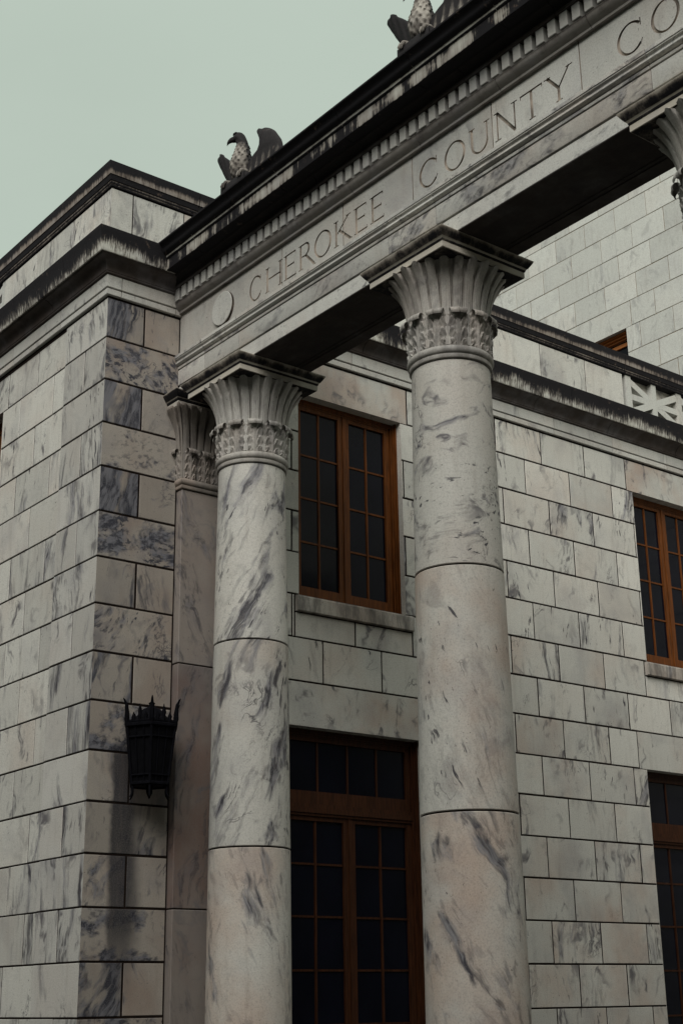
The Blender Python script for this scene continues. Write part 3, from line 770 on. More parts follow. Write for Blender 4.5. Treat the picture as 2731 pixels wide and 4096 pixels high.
# ================================================================== ENTABLATURE
EY, EB, EX1 = 1.865, 3.335, 22.4
ent = thing('entablature', 'carved marble entablature with dentils and incised inscription, black along its top edge', 'entablature', (0, 2.6, Z_S))
def front(prof):
    """profile given as Y positions of the front; mirrored for the back -> closed ring in (y, z, d)"""
    return list(prof) + [(EY + EB - y, z, d) for y, z, d in reversed(prof)]
def extrude(mb, prof, joints, x0, x1, gap=.016, mi=0, style=None, slant=0.0):
    xs = [x0] + sorted(joints) + [x1]
    for i, (a, b) in enumerate(zip(xs, xs[1:])):
        A = a + (gap / 2 if i else 0); B = b - (gap / 2 if i < len(xs) - 2 else 0); s = style() if style else blk(.2, .3)
        base = len(mb.v); k = len(prof)
        mb.grid([[(X, y, z) for y, z, d in prof] for X in (A, B)], True, s, mi, [[d for y, z, d in prof]] * 2)
        mb.face([base + j for j in range(k)][::-1], s, mi); mb.face([base + k + j for j in range(k)], s, mi)
ja = [1.09, 2.42, 7.36, 8.68, 13.64, 14.97, 19.9, 21.3]
mb = MB(); sty = lambda: (rnd.random(), rnd.choice([.2, .4, .65]), rnd.uniform(.1, .4), rnd.uniform(.78, .95))
extrude(mb, front([(EY, 12.97, 0), (EY, 13.275, 0)]), ja, 0, EX1, .014, 0, sty)
extrude(mb, front([(1.842, 13.31, 0), (1.838, 13.32, 0), (1.838, 13.668, 0)]), ja, 0, EX1, .014, 0, sty)
extrude(mb, front([(1.822, 13.694, 0), (1.820, 13.70, 0), (1.820, 13.745, 0)]), ja, 0, EX1, .014, 0, sty)
cy = [(1.805, 13.77, 0)] + [(1.80 - .055 * (i / 8) + .022 * sin(2 * pi * i / 8) * -1, 13.775 + .125 * i / 8, 0) for i in range(9)] + [(1.742, 13.915, 0)]
extrude(mb, front(cy), ja, 0, EX1, .014, 0, sty)
extrude(mb, front([(1.742, 13.93, 0), (1.735, 13.935, 0), (1.735, 14.0, 0), (1.75, 14.015, 0), (1.86, 14.075, 0)]), ja, 0, EX1, .014, 0, sty)
mb.box((0, 1.93, 13.0), (EX1, 3.27, 14.07), None, 1)
child('architrave', mb, [M['trim'], M['mortar']], ent, 30)

mb = MB()                                       # sunk soffit panel between two lips
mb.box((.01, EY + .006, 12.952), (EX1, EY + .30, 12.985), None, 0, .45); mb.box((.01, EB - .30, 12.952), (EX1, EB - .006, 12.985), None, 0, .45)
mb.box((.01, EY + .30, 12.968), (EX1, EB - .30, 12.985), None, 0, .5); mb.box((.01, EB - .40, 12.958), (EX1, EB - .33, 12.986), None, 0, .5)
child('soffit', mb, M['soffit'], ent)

# frieze with incised letters (cut with a boolean once, at build time)
H0, HH = 14.19, .565
cutters = MB(); inlay = MB()
def prism(mb, pts, y0, y1):
    """pts counter-clockwise seen from the front (x right, z up)"""
    a = [mb.vert((x, y0, z)) for x, z in pts]; b = [mb.vert((x, y1, z)) for x, z in pts]; n = len(pts)
    mb.face(a); mb.face(b[::-1])
    for k in range(n): mb.face((a[(k + 1) % n], a[k], b[k], b[(k + 1) % n]))
DEP = .034
def stroke(pts):
    ar = sum(p[0] * q[1] - q[0] * p[1] for p, q in zip(pts, pts[1:] + pts[:1]))
    if ar < 0: pts = pts[::-1]
    prism(cutters, pts, EY - .05, EY + DEP)
def seg(x0, z0, x1, z1, w):
    L = sqrt((x1 - x0) ** 2 + (z1 - z0) ** 2); nx, nz = -(z1 - z0) / L * w / 2, (x1 - x0) / L * w / 2
    stroke([(x0 + nx, z0 + nz), (x1 + nx, z1 + nz), (x1 - nx, z1 - nz), (x0 - nx, z0 - nz)])
TK, TN = .058, .034
def serif(x, z, w=.075): seg(x - w, z, x + w, z, .022)
def stem(x, a=0.0, b=1.0, w=TK, s0=True, s1=True):
    seg(x, H0 + HH * a, x, H0 + HH * b, w)
    if s0: serif(x, H0 + HH * a + .011)
    if s1: serif(x, H0 + HH * b - .011)
def bow(cx, cz, rx, rz, a0, a1, tk=TK, tn=TN, n=None):
    n = n or max(4, int(abs(a1 - a0) / 9)); out = []; inn = []
    for i in range(n + 1):
        a = radians(a0 + (a1 - a0) * i / n); w = tn + (tk - tn) * abs(cos(a)) ** 1.3
        out.append((cx + rx * cos(a), cz + rz * sin(a))); inn.append((cx + (rx - w) * cos(a), cz + (rz - w) * sin(a)))
    for i in range(n): stroke([out[i], out[i + 1], inn[i + 1], inn[i]])
def letter(ch, x0, x1):
    w = x1 - x0; zb, zt, zm = H0, H0 + HH, H0 + HH / 2; cx = (x0 + x1) / 2
    if ch == 'C':
        bow(x0 + w * .55, zm, w * .55, HH / 2 + .008, 42, 318, TK, TN); seg(x1 - .02, zt - .16, x1 - .02, zt - .02, .022); seg(x1 - .03, zb + .11, x1 + .0, zb + .16, .02)
    elif ch == 'O': bow(cx, zm, w / 2, HH / 2 + .01, 0, 360, TK, TN, 40)
    elif ch == 'H': stem(x0 + .05); stem(x1 - .05); seg(x0 + .05, zm + .01, x1 - .05, zm + .01, TN)
    elif ch == 'E':
        stem(x0 + .04)
        for z, e in ((zt - .013, 0), (zm + .015, .05), (zb + .013, -.02)):
            seg(x0 + .04, z, x1 - e, z, TN); s = .05 if z != zm + .015 else .035
            seg(x1 - e - .008, z - (s if z > zm else -0.0 if z < zm else s), x1 - e - .004, z + (s if z < zm + .02 else 0), .018)
    elif ch == 'R':
        stem(x0 + .05); seg(x0 + .05, zt - .013, x0 + w * .45, zt - .013, TN); seg(x0 + .05, zm + .0, x0 + w * .45, zm + .0, TN)
        bow(x0 + w * .42, (zt + zm) / 2, w * .26, HH / 4 + .004, -90, 90, TK, TN); seg(x0 + w * .42, zm, x1 - .02, zb - .03, TK); seg(x1 - .06, zb - .035, x1 + .03, zb - .045, .02)
    elif ch == 'K':
        stem(x0 + .05); seg(x0 + .06, zm - .03, x1 - .08, zt - .01, TN); serif(x1 - .08, zt - .011); seg(x0 + .15, zm + .05, x1 - .03, zb + .01, TK); serif(x1 - .02, zb + .011, .05)
    elif ch == 'U':
        seg(x0 + .06, zb + .2, x0 + .06, zt, TK); serif(x0 + .06, zt - .011); seg(x1 - .06, zb + .2, x1 - .06, zt, TN); serif(x1 - .06, zt - .011)
        bow(cx, zb + .2, w / 2 - .034, .2, 180, 360, TK * .9, TN)
    elif ch == 'N':
        seg(x0 + .05, zb, x0 + .05, zt, TN); serif(x0 + .05, zb + .011); serif(x0 + .02, zt - .011, .05)
        seg(x1 - .04, zb, x1 - .04, zt, TN); serif(x1 - .04, zt - .011); seg(x0 + .05, zt - .01, x1 - .04, zb, TK)
    elif ch == 'T':
        stem(cx, s1=False); seg(x0, zt - .013, x1, zt - .013, TN); seg(x0 + .01, zt - .075, x0 + .01, zt, .02); seg(x1 - .01, zt - .075, x1 - .01, zt, .02)
    elif ch == 'Y':
        seg(cx, zb, cx, zm - .02, TK); serif(cx, zb + .011); seg(x0 + .07, zt, cx, zm - .03, TK); serif(x0 + .07, zt - .011); seg(x1 - .06, zt, cx, zm - .03, TN); serif(x1 - .06, zt - .011)
    elif ch == 'S':
        bow(cx, zt - HH * .25, w * .42, HH * .25, 40, 270, TK, TN); bow(cx, zb + HH * .25, w * .45, HH * .25, -140, 90, TK, TN)
for ch, a, b in [('C', 2.765, 3.19), ('H', 3.37, 3.93), ('E', 4.04, 4.41), ('R', 4.54, 5.06), ('O', 5.04, 5.605), ('K', 5.71, 6.23), ('E', 6.355, 6.70), ('E', 6.85, 7.20),
                 ('C', 8.245, 8.74), ('O', 8.93, 9.485), ('U', 9.60, 10.10), ('N', 10.25, 10.76), ('T', 10.865, 11.385), ('Y', 11.43, 12.06), ('C', 13.02, 13.53), ('O', 13.71, 14.27), ('U', 14.42, 14.92), ('R', 15.06, 15.58), ('T', 15.70, 16.22),
                 ('H', 16.48, 17.04), ('O', 17.12, 17.68), ('U', 17.80, 18.30), ('S', 18.56, 18.90), ('E', 19.04, 19.39)]:
    letter(ch, a, b)
jf = [3.95, 5.985, 8.06, 10.175, 12.24, 14.35, 16.4, 18.5]
for x in jf: prism(cutters, [(x - .011, 13.9), (x + .011, 13.9), (x + .011, 15.2), (x - .011, 15.2)], EY - .05, EY + .06)
body = MB(); body.box((0.0, EY, 14.04), (EX1, EB, 15.08))
fz = child('frieze', body, [M['wall'], M['groove']], ent)
ct = cutters.build('frieze_cutter', [M['groove']], ent)
md = fz.modifiers.new('cut', 'BOOLEAN'); md.operation = 'DIFFERENCE'; md.object = ct; md.solver = 'EXACT'; md.use_self = True
dg = bpy.context.evaluated_depsgraph_get(); dg.update()
ev = fz.evaluated_get(dg); nm = bpy.data.meshes.new_from_object(ev)
fz.modifiers.clear(); old = fz.data; fz.data = nm; bpy.data.meshes.remove(old)
cm = ct.data; bpy.data.objects.remove(ct); bpy.data.meshes.remove(cm)
nm.name = 'frieze'; nm.materials.clear(); nm.materials.append(M['frieze']); nm.materials.append(M['groove'])
at = nm.attributes.get('blk')
if at: nm.attributes.remove(at)
at = nm.attributes.new('blk', 'FLOAT_COLOR', 'FACE')
seeds = [(rnd.random(), .25, .25, .5), (rnd.random(), .2, .2, .5), (rnd.random(), .1, .3, .5), (rnd.random(), .15, .25, .5), (rnd.random(), .3, .6, .45), (rnd.random(), .15, .3, .5), (rnd.random(), .1, .2, .5), (rnd.random(), .1, .2, .5), (rnd.random(), .1, .2, .5)]
for p, a in zip(nm.polygons, at.data):
    x = p.center.x / U; a.color = seeds[sum(1 for j in jf if x > j)]
    yy = p.center.y / U + 2.6
    p.material_index = 1 if (EY + .002 < yy < EY + .2) else 0
# raised roundel at the left end of the frieze
mb = MB(); c = (1.79, 14.485)
P = [[(c[0] + r * cos(2 * pi * j / 64), y, c[1] + r * sin(2 * pi * j / 64)) for j in range(64)] for r, y in ((.388, EY + .02), (.388, EY - .055), (.376, EY - .066))]
base = len(mb.v); mb.grid(P[:2], True, (.9, .15, .2, .5), 1); base = len(mb.v) - 64; mb.grid(P[1:], True, (.9, .15, .2, .5)); mb.face([base + 128 + j for j in range(64)], (.9, .15, .2, .5))
child('roundel', mb, [M['frieze'], M['grime']], ent, 30)
# bed mould, dentils, corona and crown
mb = MB()
bed = [(1.85, 15.045, .5), (1.79, 15.045, .35), (1.785, 15.085, .25)] + [(1.785 - .115 * (i / 8) ** 1.0 - .03 * sin(pi * i / 8), 15.09 + .15 * i / 8, .3 + .25 * i / 8) for i in range(9)] + [(1.66, 15.25, .5), (1.66, 15.262, .6)]
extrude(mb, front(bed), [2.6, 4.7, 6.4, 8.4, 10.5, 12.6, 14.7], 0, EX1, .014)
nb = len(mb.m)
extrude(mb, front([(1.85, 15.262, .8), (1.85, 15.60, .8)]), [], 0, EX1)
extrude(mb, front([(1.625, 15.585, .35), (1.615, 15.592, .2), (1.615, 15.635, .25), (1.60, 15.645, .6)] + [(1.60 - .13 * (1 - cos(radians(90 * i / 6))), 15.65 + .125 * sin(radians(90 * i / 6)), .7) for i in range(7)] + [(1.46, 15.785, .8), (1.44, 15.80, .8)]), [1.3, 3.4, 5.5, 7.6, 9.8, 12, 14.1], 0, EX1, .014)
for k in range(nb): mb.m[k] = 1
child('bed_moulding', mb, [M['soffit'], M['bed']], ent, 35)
mb = MB(); x = .10
while x < EX1 - .3:
    d = rnd.uniform(-.002, .002); b = blk(.1, .3)
    mb.bbox((x + .002, 1.636 + d, 15.285), (x + .176, 1.86, 15.578), .006, b, 0, rnd.choice([0, 0, .1, .2])); x += .2719
child('dentil_course', mb, M['dentil'], ent)
mb = MB()
jcr = [1.6, 3.16, 4.72, 6.88, 9.0, 11.1, 13.2, 15.3]
crown = [(1.43, 15.805, .9), (1.26, 15.812, .9), (1.215, 15.80, .75), (1.203, 15.81, .52), (1.20, 15.83, .46), (1.198, 15.95, .41), (1.196, 16.055, .46), (1.175, 16.068, .75), (1.165, 16.085, .85), (1.158, 16.10, .2), (1.150, 16.125, .15), (1.13, 16.135, .8)]
crown += [(1.125 - .16 * i / 9 - .02 * sin(2 * pi * i / 9), 16.14 + .19 * i / 9, .78 + .25 * i / 9) for i in range(10)]
crown += [(.945, 16.345, 1.0), (.935, 16.352, 1.0), (.930, 16.385, 1.1), (1.0, 16.41, 1.4)]
extrude(mb, front(crown), jcr, .02, EX1, .014)
mb.box((.1, 1.3, 15.83), (EX1 - .05, 3.9, 16.3), None, 0, 1.2)
child('cornice', mb, M['entcornice'], ent, 35)

# ================================================================== EAGLES
def make_eagle():
    t = thing('eagle_statue', '', 'statue', (0, 0, 16.40), 'stone eagles along the cornice')
    G = 16.40
    mb = MB(); mb.bbox((-.46, -.24, G), (.46, .32, G + .46), .02, blk(.1, .3), 0, 1.2); child('plinth', mb, M['eagle'], t)
    # body loft: stations (centre x, y, z, half width, half depth, dirt)
    b0 = G + .44
    st = [(0, .03, 0, .135, .12, .45), (0, .0, .06, .175, .16, .35), (0, -.02, .16, .215, .195, .22), (0, -.035, .30, .238, .215, .15), (0, -.035, .44, .235, .21, .12), (0, -.02, .56, .205, .185, .1),
          (-.005, .0, .68, .168, .16, .12), (-.01, .015, .79, .140, .14, .2), (-.02, .015, .88, .124, .128, .45), (-.035, .005, .96, .122, .13, .9), (-.055, -.015, 1.03, .122, .13, 1.1), (-.065, -.03, 1.09, .108, .112, 1.2), (-.07, -.035, 1.135, .075, .08, 1.3), (-.07, -.035, 1.155, .03, .03, 1.3)]
    st = [(a[0] + .03, a[1], a[2] * 1.09) + tuple(a[3:]) for a in st]
    def lerp(q):
        i = min(int(q), len(st) - 2); f = q - i; return [a + (b - a) * f for a, b in zip(st[i], st[i + 1])]
    NR, NA = 74, 60; P = []; D = []
    for i in range(NR):
        cx, cy, z, w, d, dt = lerp(i / (NR - 1) * (len(st) - 1) * .9999); row = []; dr = []
        for j in range(NA):
            a = 2 * pi * j / NA
            zz_ = z + .022 * sin(3 * a + 9 * z) + .012 * sin(7 * a - 20 * z); r = zz_ / .105; rowi = int(r); ph = (j / NA * 11 + (rowi % 2) * .5 + .10 * sin(rowi * 2.7 + 2 * a)) % 1.0; fr = r - rowi
            tip = 1 - fr; sc = max(0, 1 - ((ph - .5) / .5) ** 2 * (1.2 - .3 * fr))
            bump = (.042 * sc * (.35 + .65 * tip) if .03 < z < .94 else .006 * sin(5 * a + z * 30)) * min(1, (w / .2))
            row.append((cx + (w + bump) * cos(a), cy + (d + bump) * sin(a), b0 + z)); dr.append(dt * .8 + .27 + (.16 * (1 - sc) * (.9 - tip) if z < .94 else 0) + .5 * max(0, sin(a + .3)))
        P.append(row); D.append(dr)
    mb.grid(P, True, blk(.1, .3), 0, D)
    # head points to the eagle's right (towards the corner); hooked beak
    f = Vector((-.80, -.60, -.02)).normalized(); up = Vector((0, 0, 1)); sd = f.cross(up).normalized()
    hc = Vector((-.035, -.025, b0 + 1.14))
    pr = [(.00, .015, .100, .105), (.06, .012, .098, .098), (.11, .000, .086, .080), (.145, -.012, .066, .068), (.185, -.012, .055, .062), (.225, -.026, .048, .056), (.262, -.052, .038, .046), (.285, -.090, .026, .034), (.290, -.128, .014, .020), (.287, -.150, .004, .005)]
    P = [[hc + f * l + up * (u + rz * sin(2 * pi * j / 24)) + sd * rx * cos(2 * pi * j / 24) for j in range(24)] for l, u, rx, rz in pr]
    mb.grid(P, True, blk(.1, .2), 0, [[1.2] * 24 for _ in pr])
    for s in (-1, 1):                              # brow ridges
        mb.tube([hc + f * l + up * u + sd * s * w for l, u, w in ((.01, .085, .07), (.06, .092, .082), (.11, .075, .078), (.135, .05, .062))], [.012, .024, .022, .008], 8)
        for k in range(len(mb.d) - 32, len(mb.d)): mb.d[k] = 1.2
    child('body', mb, M['eagle'], t, 50)
    # wings: raised lobes, thick in the middle, ribbed feathers on the front
    WL = [(-.02, .06, .40), (.10, .10, .45), (.19, .12, .50), (.35, .14, .63), (.50, .20, .74), (.68, .34, .85), (.80, .45, .91), (.90, .55, .97), (1.0, .66, 1.02), (1.07, .70, 1.06), (1.12, .76, 1.085), (1.155, .81, 1.085), (1.175, .86, 1.06)]
    WR = [(-.02, .06, 1.30), (.10, .10, 1.36), (.20, .14, 1.40), (.31, .20, 1.38), (.42, .35, 1.34), (.50, .58, 1.29), (.60, .66, 1.22), (.72, .67, 1.14), (.80, .65, 1.07), (.88, .615, .98), (.95, .585, .89), (1.0, .58, .81), (1.02, .60, .75), (1.03, .64, .69)]
    for s in (-1, 1):
        mb = MB(); NT_ = 22; W = WL if s < 0 else WR; top = W[-1][0] + .002
        zs = []
        for (z0, i0, o0), (z1, i1, o1) in zip(W, W[1:]):
            for k in range(4): f_ = k / 4; zs.append((z0 + (z1 - z0) * f_, i0 + (i1 - i0) * f_, o0 + (o1 - o0) * f_))
        zs.append(W[-1])
        for side in (0, 1):
            P = []; D = []
            for z, xi, xo in zs:
                row = []; dr = []
                for j in range(NT_):
                    u = -1 + 2 * j / (NT_ - 1); x = (xi + xo) / 2 + u * (xo - xi) / 2
                    th = (.085 - .04 * z) * max(0, 1 - u * u) ** .45 * max(0, min(1, (top - z) / .07)) ** .5
                    rib = .012 * sin(34 * (x - .2 * z)) * (1 - u * u) if side == 0 else 0
                    y = .05 + (-th - rib if side == 0 else th) + .05 * u
                    row.append((s * x, y, b0 + z)); dr.append(.95 if z > .42 else .45 + 1.2 * max(0, z - .05) + .2 * sin(30 * (x - .2 * z)))
                P.append(row); D.append(dr)
            if (side == 0) == (s == 1): P = [r[::-1] for r in P]; D = [r[::-1] for r in D]
            mb.grid(P, False, blk(.1, .3), 0, D)
        child('wing', mb, M['eagle'], t, 60)
    for s in (-1, 1):                              # clawed feet gripping the plinth edge
        mb = MB(); fx = s * .30
        mb.tube([(fx, .0, b0 + .06), (fx, -.10, b0 + .085), (fx, -.19, b0 + .06), (fx, -.24, b0 + .0), (fx, -.25, b0 - .06)], [.05, .085, .085, .06, .02], 12)
        for a in (-.045, .045): mb.tube([(fx + a, -.16, b0 + .105), (fx + a, -.24, b0 + .06), (fx + a, -.285, b0 - .02), (fx + a, -.28, b0 - .07)], [.03, .04, .026, .006], 8)
        mb.tube([(s * .17, .02, b0 + .16), (fx * .9, -.0, b0 + .08), (fx, -.08, b0 + .05)], [.08, .05, .036], 10)
        for k in range(len(mb.d)): mb.d[k] = .40
        child('foot', mb, M['eagle'], t, 60)
    return t
eg = make_eagle()
for i, (x, lab) in enumerate([(2.98, 'weathered stone eagle in full profile above the leftmost column, head turned left'),
                              (8.88, 'stone eagle cut off at the neck by the top edge of the photo')]):
    e = eg if i == 0 else copy_tree(eg)
    e.location = ((x + .05) * U, 1.45 * U, 16.40 * U); e['label'] = lab

# ================================================================== LANTERN
LX, LY = .52, 1.10
lan = thing('wall_lantern', 'black wrought-iron lantern with spiked crown hanging on the corner pier', 'lantern', (LX, LY, 4.2))
zt, zb, rt, rb = 5.46, 4.32, .545, .405
hexp = lambda r, z, k, o=0.0: (LX + r * cos(radians(60 * k + 30 + o)), LY + r * sin(radians(60 * k + 30 + o)), z)
mb = MB()
for k in range(6): mb.tube([hexp(rb, zb, k), hexp(rt, zt, k)], .030, 6)
for z, r, h in ((zb, rb, .04), (zt, rt, .05), (zt + .075, rt * .97, .03), ((zt + zb) / 2 + .33, (rt + rb) / 2 + .045, .02), (zb + .16, rb + .025, .02)):
    mb.tube([hexp(r, z, k) for k in range(7)], h, 6)
for k in range(6):                                 # flat straps and scroll work on each side
    a = [hexp(rb, zb, k), hexp(rb, zb, k + 1)]; c = [hexp(rt, zt, k), hexp(rt, zt, k + 1)]
    for f in (.33, .67):
        p = [a[0][i] + (a[1][i] - a[0][i]) * f for i in range(3)]; q = [c[0][i] + (c[1][i] - c[0][i]) * f for i in range(3)]
        mb.tube([p, q], .014, 5)
child('frame', mb, M['iron'], lan, 40)
mb = MB()
for k in range(6): mb.quad([hexp(rb - .02, zb, k), hexp(rb - .02, zb, k + 1), hexp(rt - .02, zt, k + 1), hexp(rt - .02, zt, k)])
mb.face([mb.vert(hexp(rb, zb - .01, k)) for k in range(6)][::-1])
child('glass', mb, M['lampglass'], lan)
mb = MB()
mb.lathe([(rt - .01, zt + .05), (rt - .09, zt + .13), (.34, zt + .20), (.19, zt + .36), (.10, zt + .40), (.06, zt + .43), (.06, zt + .47), (.075, zt + .49), (.03, zt + .52), (.0, zt + .525)], 6, (LX, LY), a0=radians(30))
child('roof', mb, M['iron'], lan)
for k in range(6):                                 # corner spikes and the crest between them
    a = radians(60 * k + 30); dx, dy = cos(a), sin(a)
    mb = MB(); r = rt
    mb.tube([(LX + dx * (r + o), LY + dy * (r + o), zt + z) for o, z in ((0, 0), (.02, .12), (.015, .26), (.03, .40), (.085, .50), (.11, .53))], [.030, .046, .044, .032, .018, .004], 6)
    child('spike', mb, M['iron'], lan, 40)
for k in range(6):
    mb = MB()
    mb.tube([hexp(rt, zt + .06, k), hexp(rt, zt + .06, k + 1)], .022, 5)
    for f in (.25, .5, .75):
        p, q = hexp(rt, zt + .05, k), hexp(rt, zt + .05, k + 1); c = [p[i] + (q[i] - p[i]) * f for i in range(3)]
        h = .36 if f == .5 else .20
        mb.tube([c, (c[0], c[1], c[2] + h * .6), (c[0], c[1], c[2] + h)], [.02, .035, .004], 6)
        mb.tube([(c[0], c[1], c[2] + .02), (c[0] + (q[0] - p[0]) * .08, c[1] + (q[1] - p[1]) * .08, c[2] + h * .55), (c[0] + (q[0] - p[0]) * .05, c[1] + (q[1] - p[1]) * .05, c[2] + h * .8)], [.012, .014, .006], 5)
    child('crest', mb, M['iron'], lan, 40)
for k in (0, 1, 3, 4, 5):
    a = radians(60 * k + 30); dx, dy = cos(a), sin(a); mb = MB()
    mb.tube([(LX + dx * (rb + o), LY + dy * (rb + o), zb + z) for o, z in ((-.01, 0), (-.025, -.10), (-.02, -.18), (.02, -.25), (.05, -.27))], [.024, .026, .022, .014, .003], 6)
    child('scroll', mb, M['iron'], lan, 40)
mb = MB(); mb.tube([(LX, LY, zb - .01), (LX, LY, zb - .16), (LX, LY, zb - .27)], [.075, .06, .006], 8); child('pendant', mb, M['iron'], lan)
mb = MB(); mb.box((-.004, LY - .16, 4.55), (.03, LY + .16, 5.75)); mb.tube([(.02, LY, 5.3), (.2, LY, 5.35), (LX - rt + .12, LY, 5.4)], .05, 8); mb.tube([(.02, LY, 4.7), (LX - rb + .08, LY, 4.5)], .04, 8)
child('bracket', mb, M['iron'], lan)
mb = MB(); mb.tube([(LX + .12, LY - .05, 4.36), (LX + .12, LY - .05, 4.9), (LX + .12, LY - .05, 5.02)], [.05, .05, .02], 8); child('candle', mb, M['candle'], lan)

# ================================================================== MAIN BLOCK BEHIND
MY = 23.8
main = thing('courthouse_main_block', 'tall pale marble building rising behind the black-edged parapet at upper right', 'building', (5, MY, GROUND))
fnM = lambda a, z, o: (a, MY - o, z)
rows = []
for k in range(-4, 33):
    rows.append((k + .25, k + 1.25, [(-4.53 if k % 2 == 0 else -3.77) + 1.505 * n for n in range(-13, 27)]))
winM = [(-8.345, -5.155, 18.25, 23.25)]
mb = MB()
sm = lambda a, b, z: (rnd.random(), rnd.choice([0, 0, 0, .1, .2, .35]), rnd.uniform(0, .25), rnd.uniform(.4, .6))
ashlar(mb, fnM, rows, -22.0, 34.0, winM, [(-8.61, -4.89, 23.25, 24.25)], .022, sm, (0, 0))
reveal(mb, fnM, winM[0], .6)
mb.box((-22, MY + .05, -4), (-21.95, MY + 20, 33.2)); mb.box((-22, MY + .1, 33.1), (34, MY + 20, 33.25))
child('wall', mb, [M['pale'], M['mortar_pale']], main)
def winbox():
    o = winM[0]
    S = list(o)
    global casement
    fr = MB()
    a0, a1, z0, z1 = o
    def bx(mb, A0, A1, Z0, Z1, d0, d1):
        p = [(A0, Z0), (A1, Z0), (A1, Z1), (A0, Z1)]
        f = [mb.vert(fnM(a, z, d1)) for a, z in p]; r = [mb.vert(fnM(a, z, d0)) for a, z in p]
        mb.face(f); mb.face(r[::-1])
        for k in range(4): mb.face((f[k], r[k], r[(k + 1) % 4], f[(k + 1) % 4]))
    for w0, w1, d in ((0.003, .07, -.16), (.073, .14, -.26), (.143, .21, -.36)):
        bx(fr, a0 + w1, a1 - w1, z1 - w1, z1 - w0, -.56, d)
        bx(fr, a0 + w0, a0 + w1, z0, z1 - w0, -.56, d - .1); bx(fr, a1 - w1, a1 - w0, z0, z1 - w0, -.56, d - .1)
    f = child('window', fr, M['wood2'], main)
    sh = MB(); A, B = a0 + .213, a1 - .213; m = (A + B) / 2
    for L0, L1 in ((A, m - .01), (m + .01, B)):
        bx(sh, L0, L0 + .12, z0 + .05, z1 - .31, -.56, -.42); bx(sh, L1 - .12, L1, z0 + .05, z1 - .31, -.56, -.42)
        bx(sh, L0 + .12, L1 - .12, z1 - .45, z1 - .31, -.56, -.424); bx(sh, L0 + .12, L1 - .12, z0 + .05, z0 + .3, -.56, -.424)
        c = (L0 + L1) / 2; bx(sh, c - .025, c + .025, z0 + .3, z1 - .45, -.56, -.45)
        for k in (1, 2, 3):
            z = z0 + .3 + (z1 - .75 - z0) * k / 4
            bx(sh, L0 + .12, c - .025, z - .022, z + .022, -.56, -.45); bx(sh, c + .025, L1 - .12, z - .022, z + .022, -.56, -.45)
    child('sash', sh, M['wood2'], f)
    g = MB(); g.quad([fnM(A, z0, -.50), fnM(B, z0, -.50), fnM(B, z1 - .22, -.50), fnM(A, z1 - .22, -.50)]); child('pane', g, M['glass'], f)
M['wood2'] = plain('varnished_wood', (0.30, 0.10, 0.022), 0.45, 0.35, 0.3, 7.0, stretch=(0.6, 6, 6))
winbox()

# ================================================================== WING ACROSS THE COURT (outside the frame; it shades the court)
opp = thing('courthouse_opposite_wing', 'matching marble wing across the portico court, just outside the photo on the right', 'building', (30, 12, GROUND))
fnO = lambda a, z, o: (22.4 - o, a, z)
rows = [(float(k), float(k + 1), [(11.87 if k % 2 == 0 else 12.74) + 1.725 * n for n in range(-8, 8)]) for k in range(-4, 16)]
mb = MB(); ashlar(mb, fnO, rows, 0.0, 23.8, [], [], .03, style_w, (0, 0))
mb.box((22.45, 0.02, -4), (50, 23.8, 15.9), (.3, .1, .2, .5)); child('wall', mb, [M['wall'], M['mortar']], opp)
mb = MB(); mb.box((21.95, -.45, 15.8), (50.4, 23.8, 16.4), None, 0, .6); mb.box((22.4, 0.0, 16.4), (50, 23.8, 18.2), None, 0, .2); child('cornice', mb, M['cornice'], opp)

# ================================================================== ADDED TREES (unseen, behind the camera; put in to shade the lower walls)
mb = MB(); tr = random.Random(5); crowns = []
for k in range(46):
    a = radians(178 + 178 * k / 45 + tr.uniform(-1.5, 1.5)); R = tr.uniform(43, 54)
    crowns.append((5 + R * cos(a), -2 + R * sin(a), tr.uniform(36, 46), tr.uniform(7.5, 9.5)))
for cx, cy_, h, r in crowns:
    mb.tube([(cx, cy_, GROUND), (cx + .3, cy_, GROUND + h * .3), (cx, cy_ + .3, GROUND + h * .7)], [.9, .6, .25], 7, mi=1)
    for q in range(620):
        u = Vector((tr.gauss(0, 1), tr.gauss(0, 1), tr.gauss(0, 1))).normalized() * (tr.random() ** .4)
        p = Vector((cx + u.x * r, cy_ + u.y * r, GROUND + h * .54 + u.z * h * .46)); sz = tr.uniform(.7, 1.5)
        n1 = Vector((tr.gauss(0, 1), tr.gauss(0, 1), tr.gauss(0, 1))).normalized() * sz; n2 = n1.orthogonal().normalized() * sz * .6
        mb.quad([p - n1, p - n2, p + n1, p + n2], None, 0)
M['leaf'] = plain('tree_leaves', (0.035, 0.05, 0.02), 0.7, 0.2, 0.4, 1.5, bump=0.0); M['bark'] = plain('tree_bark', (0.07, 0.055, 0.045), 0.9, 0.1)
shade_mass = mb.build('added_shade_trees', [M['leaf'], M['bark']]); shade_mass['kind'] = 'stuff'; shade_mass['label'] = 'added belt of unseen trees behind the camera, put in to shade the lower walls'; shade_mass['category'] = 'trees'

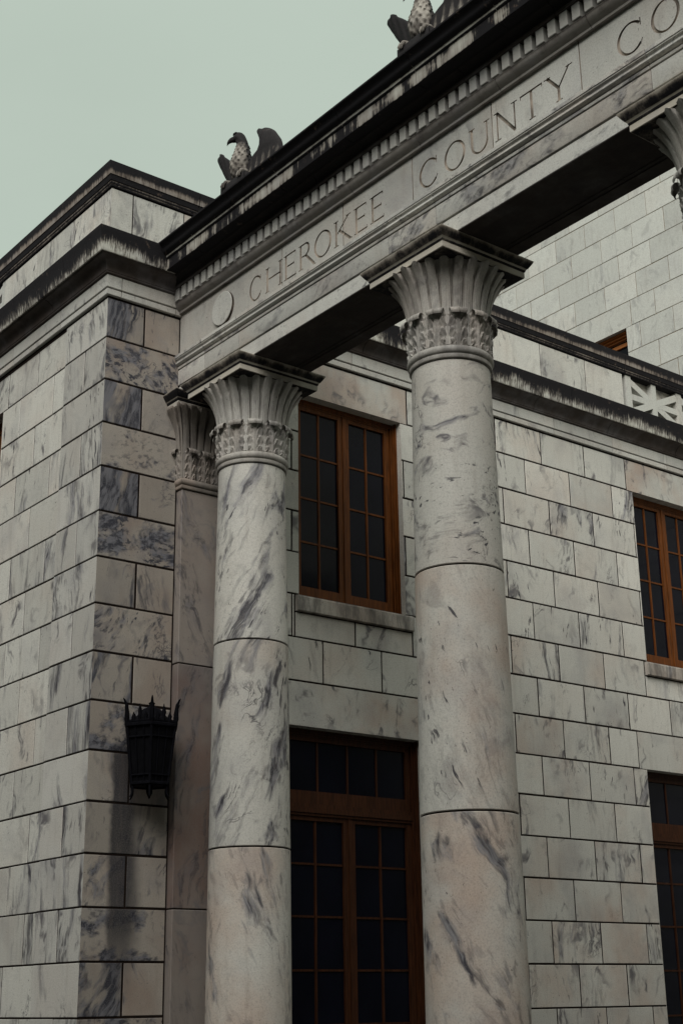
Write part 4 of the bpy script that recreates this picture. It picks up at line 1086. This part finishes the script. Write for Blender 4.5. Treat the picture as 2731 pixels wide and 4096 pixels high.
# ================================================================== LIGHT, SKY, CAMERA
SUN_AZ = radians(-52); SUN_EL = radians(38)
w = bpy.data.worlds.new('World'); scene.world = w; w.use_nodes = True
t = w.node_tree; t.nodes.clear(); nt = NT(t)
out = nt.n('ShaderNodeOutputWorld'); bg = nt.n('ShaderNodeBackground'); nt.link(bg.outputs[0], out.inputs[0])
sky = nt.n('ShaderNodeTexSky', sky_type='NISHITA'); sky.sun_disc = False; sky.sun_elevation = SUN_EL; sky.sun_rotation = pi / 2 - SUN_AZ
sky.air_density = 1.0; sky.dust_density = 6.0
tc = nt.n('ShaderNodeTexCoord'); sp = nt.n('ShaderNodeSeparateXYZ'); nt.link(tc.outputs['Generated'], sp.inputs[0])
oc = nt.mix(nt.ss(sp.outputs[2], 0.60, 0.95), (5.05, 5.9, 5.1), (9.6, 10.1, 9.6))      # overcast veil, brighter overhead
cl = nt.ss(nt.noise(nt.vmath('MULTIPLY', tc.outputs['Generated'], (1.0, 1.0, 2.2)), 1.7, 5, 0.55), 0.3, 0.7, 0.965, 1.035)
cc = nt.n('ShaderNodeCombineColor'); [nt.link(cl, cc.inputs[i]) for i in range(3)]
nt.link(nt.mix(1.0, nt.mix(0.95, sky.outputs[0], oc), cc.outputs[0], 'MULTIPLY'), bg.inputs['Color']); bg.inputs['Strength'].default_value = 0.10
sl = bpy.data.lights.new('sun', 'SUN'); sl.energy = 3.3; sl.angle = radians(46); sl.color = (1.0, 0.97, 0.93)
so = bpy.data.objects.new('sun', sl); COL.objects.link(so)
d = Vector((cos(SUN_AZ) * cos(SUN_EL), sin(SUN_AZ) * cos(SUN_EL), sin(SUN_EL)))
so.rotation_euler = d.to_track_quat('Z', 'Y').to_euler(); so.location = (d * 60)[:]

yaw, pitch, roll, fpx = 2.473854879150889, 0.33123453602452363, -0.015210589957830875, 5685.927
cpos = Vector((25.117451654, -13.373597155, 0.236224110)) * U
f = Vector((cos(pitch) * cos(yaw), cos(pitch) * sin(yaw), sin(pitch)))
r = Vector((sin(yaw), -cos(yaw), 0)); u = r.cross(f)
r2 = cos(roll) * r + sin(roll) * u; u2 = -sin(roll) * r + cos(roll) * u
cam = bpy.data.cameras.new('camera'); co = bpy.data.objects.new('camera', cam); COL.objects.link(co)
cam.sensor_fit = 'VERTICAL'; cam.sensor_height = 36.0; cam.lens = fpx / 4096 * 36.0; cam.clip_end = 2000
mw = Matrix((r2, u2, -f)).transposed().to_4x4(); mw.translation = cpos; co.matrix_world = mw
scene.camera = co
vs = scene.view_settings; vs.view_transform = 'Standard'; vs.look = 'None'; vs.exposure = 0.0; vs.gamma = 1.0
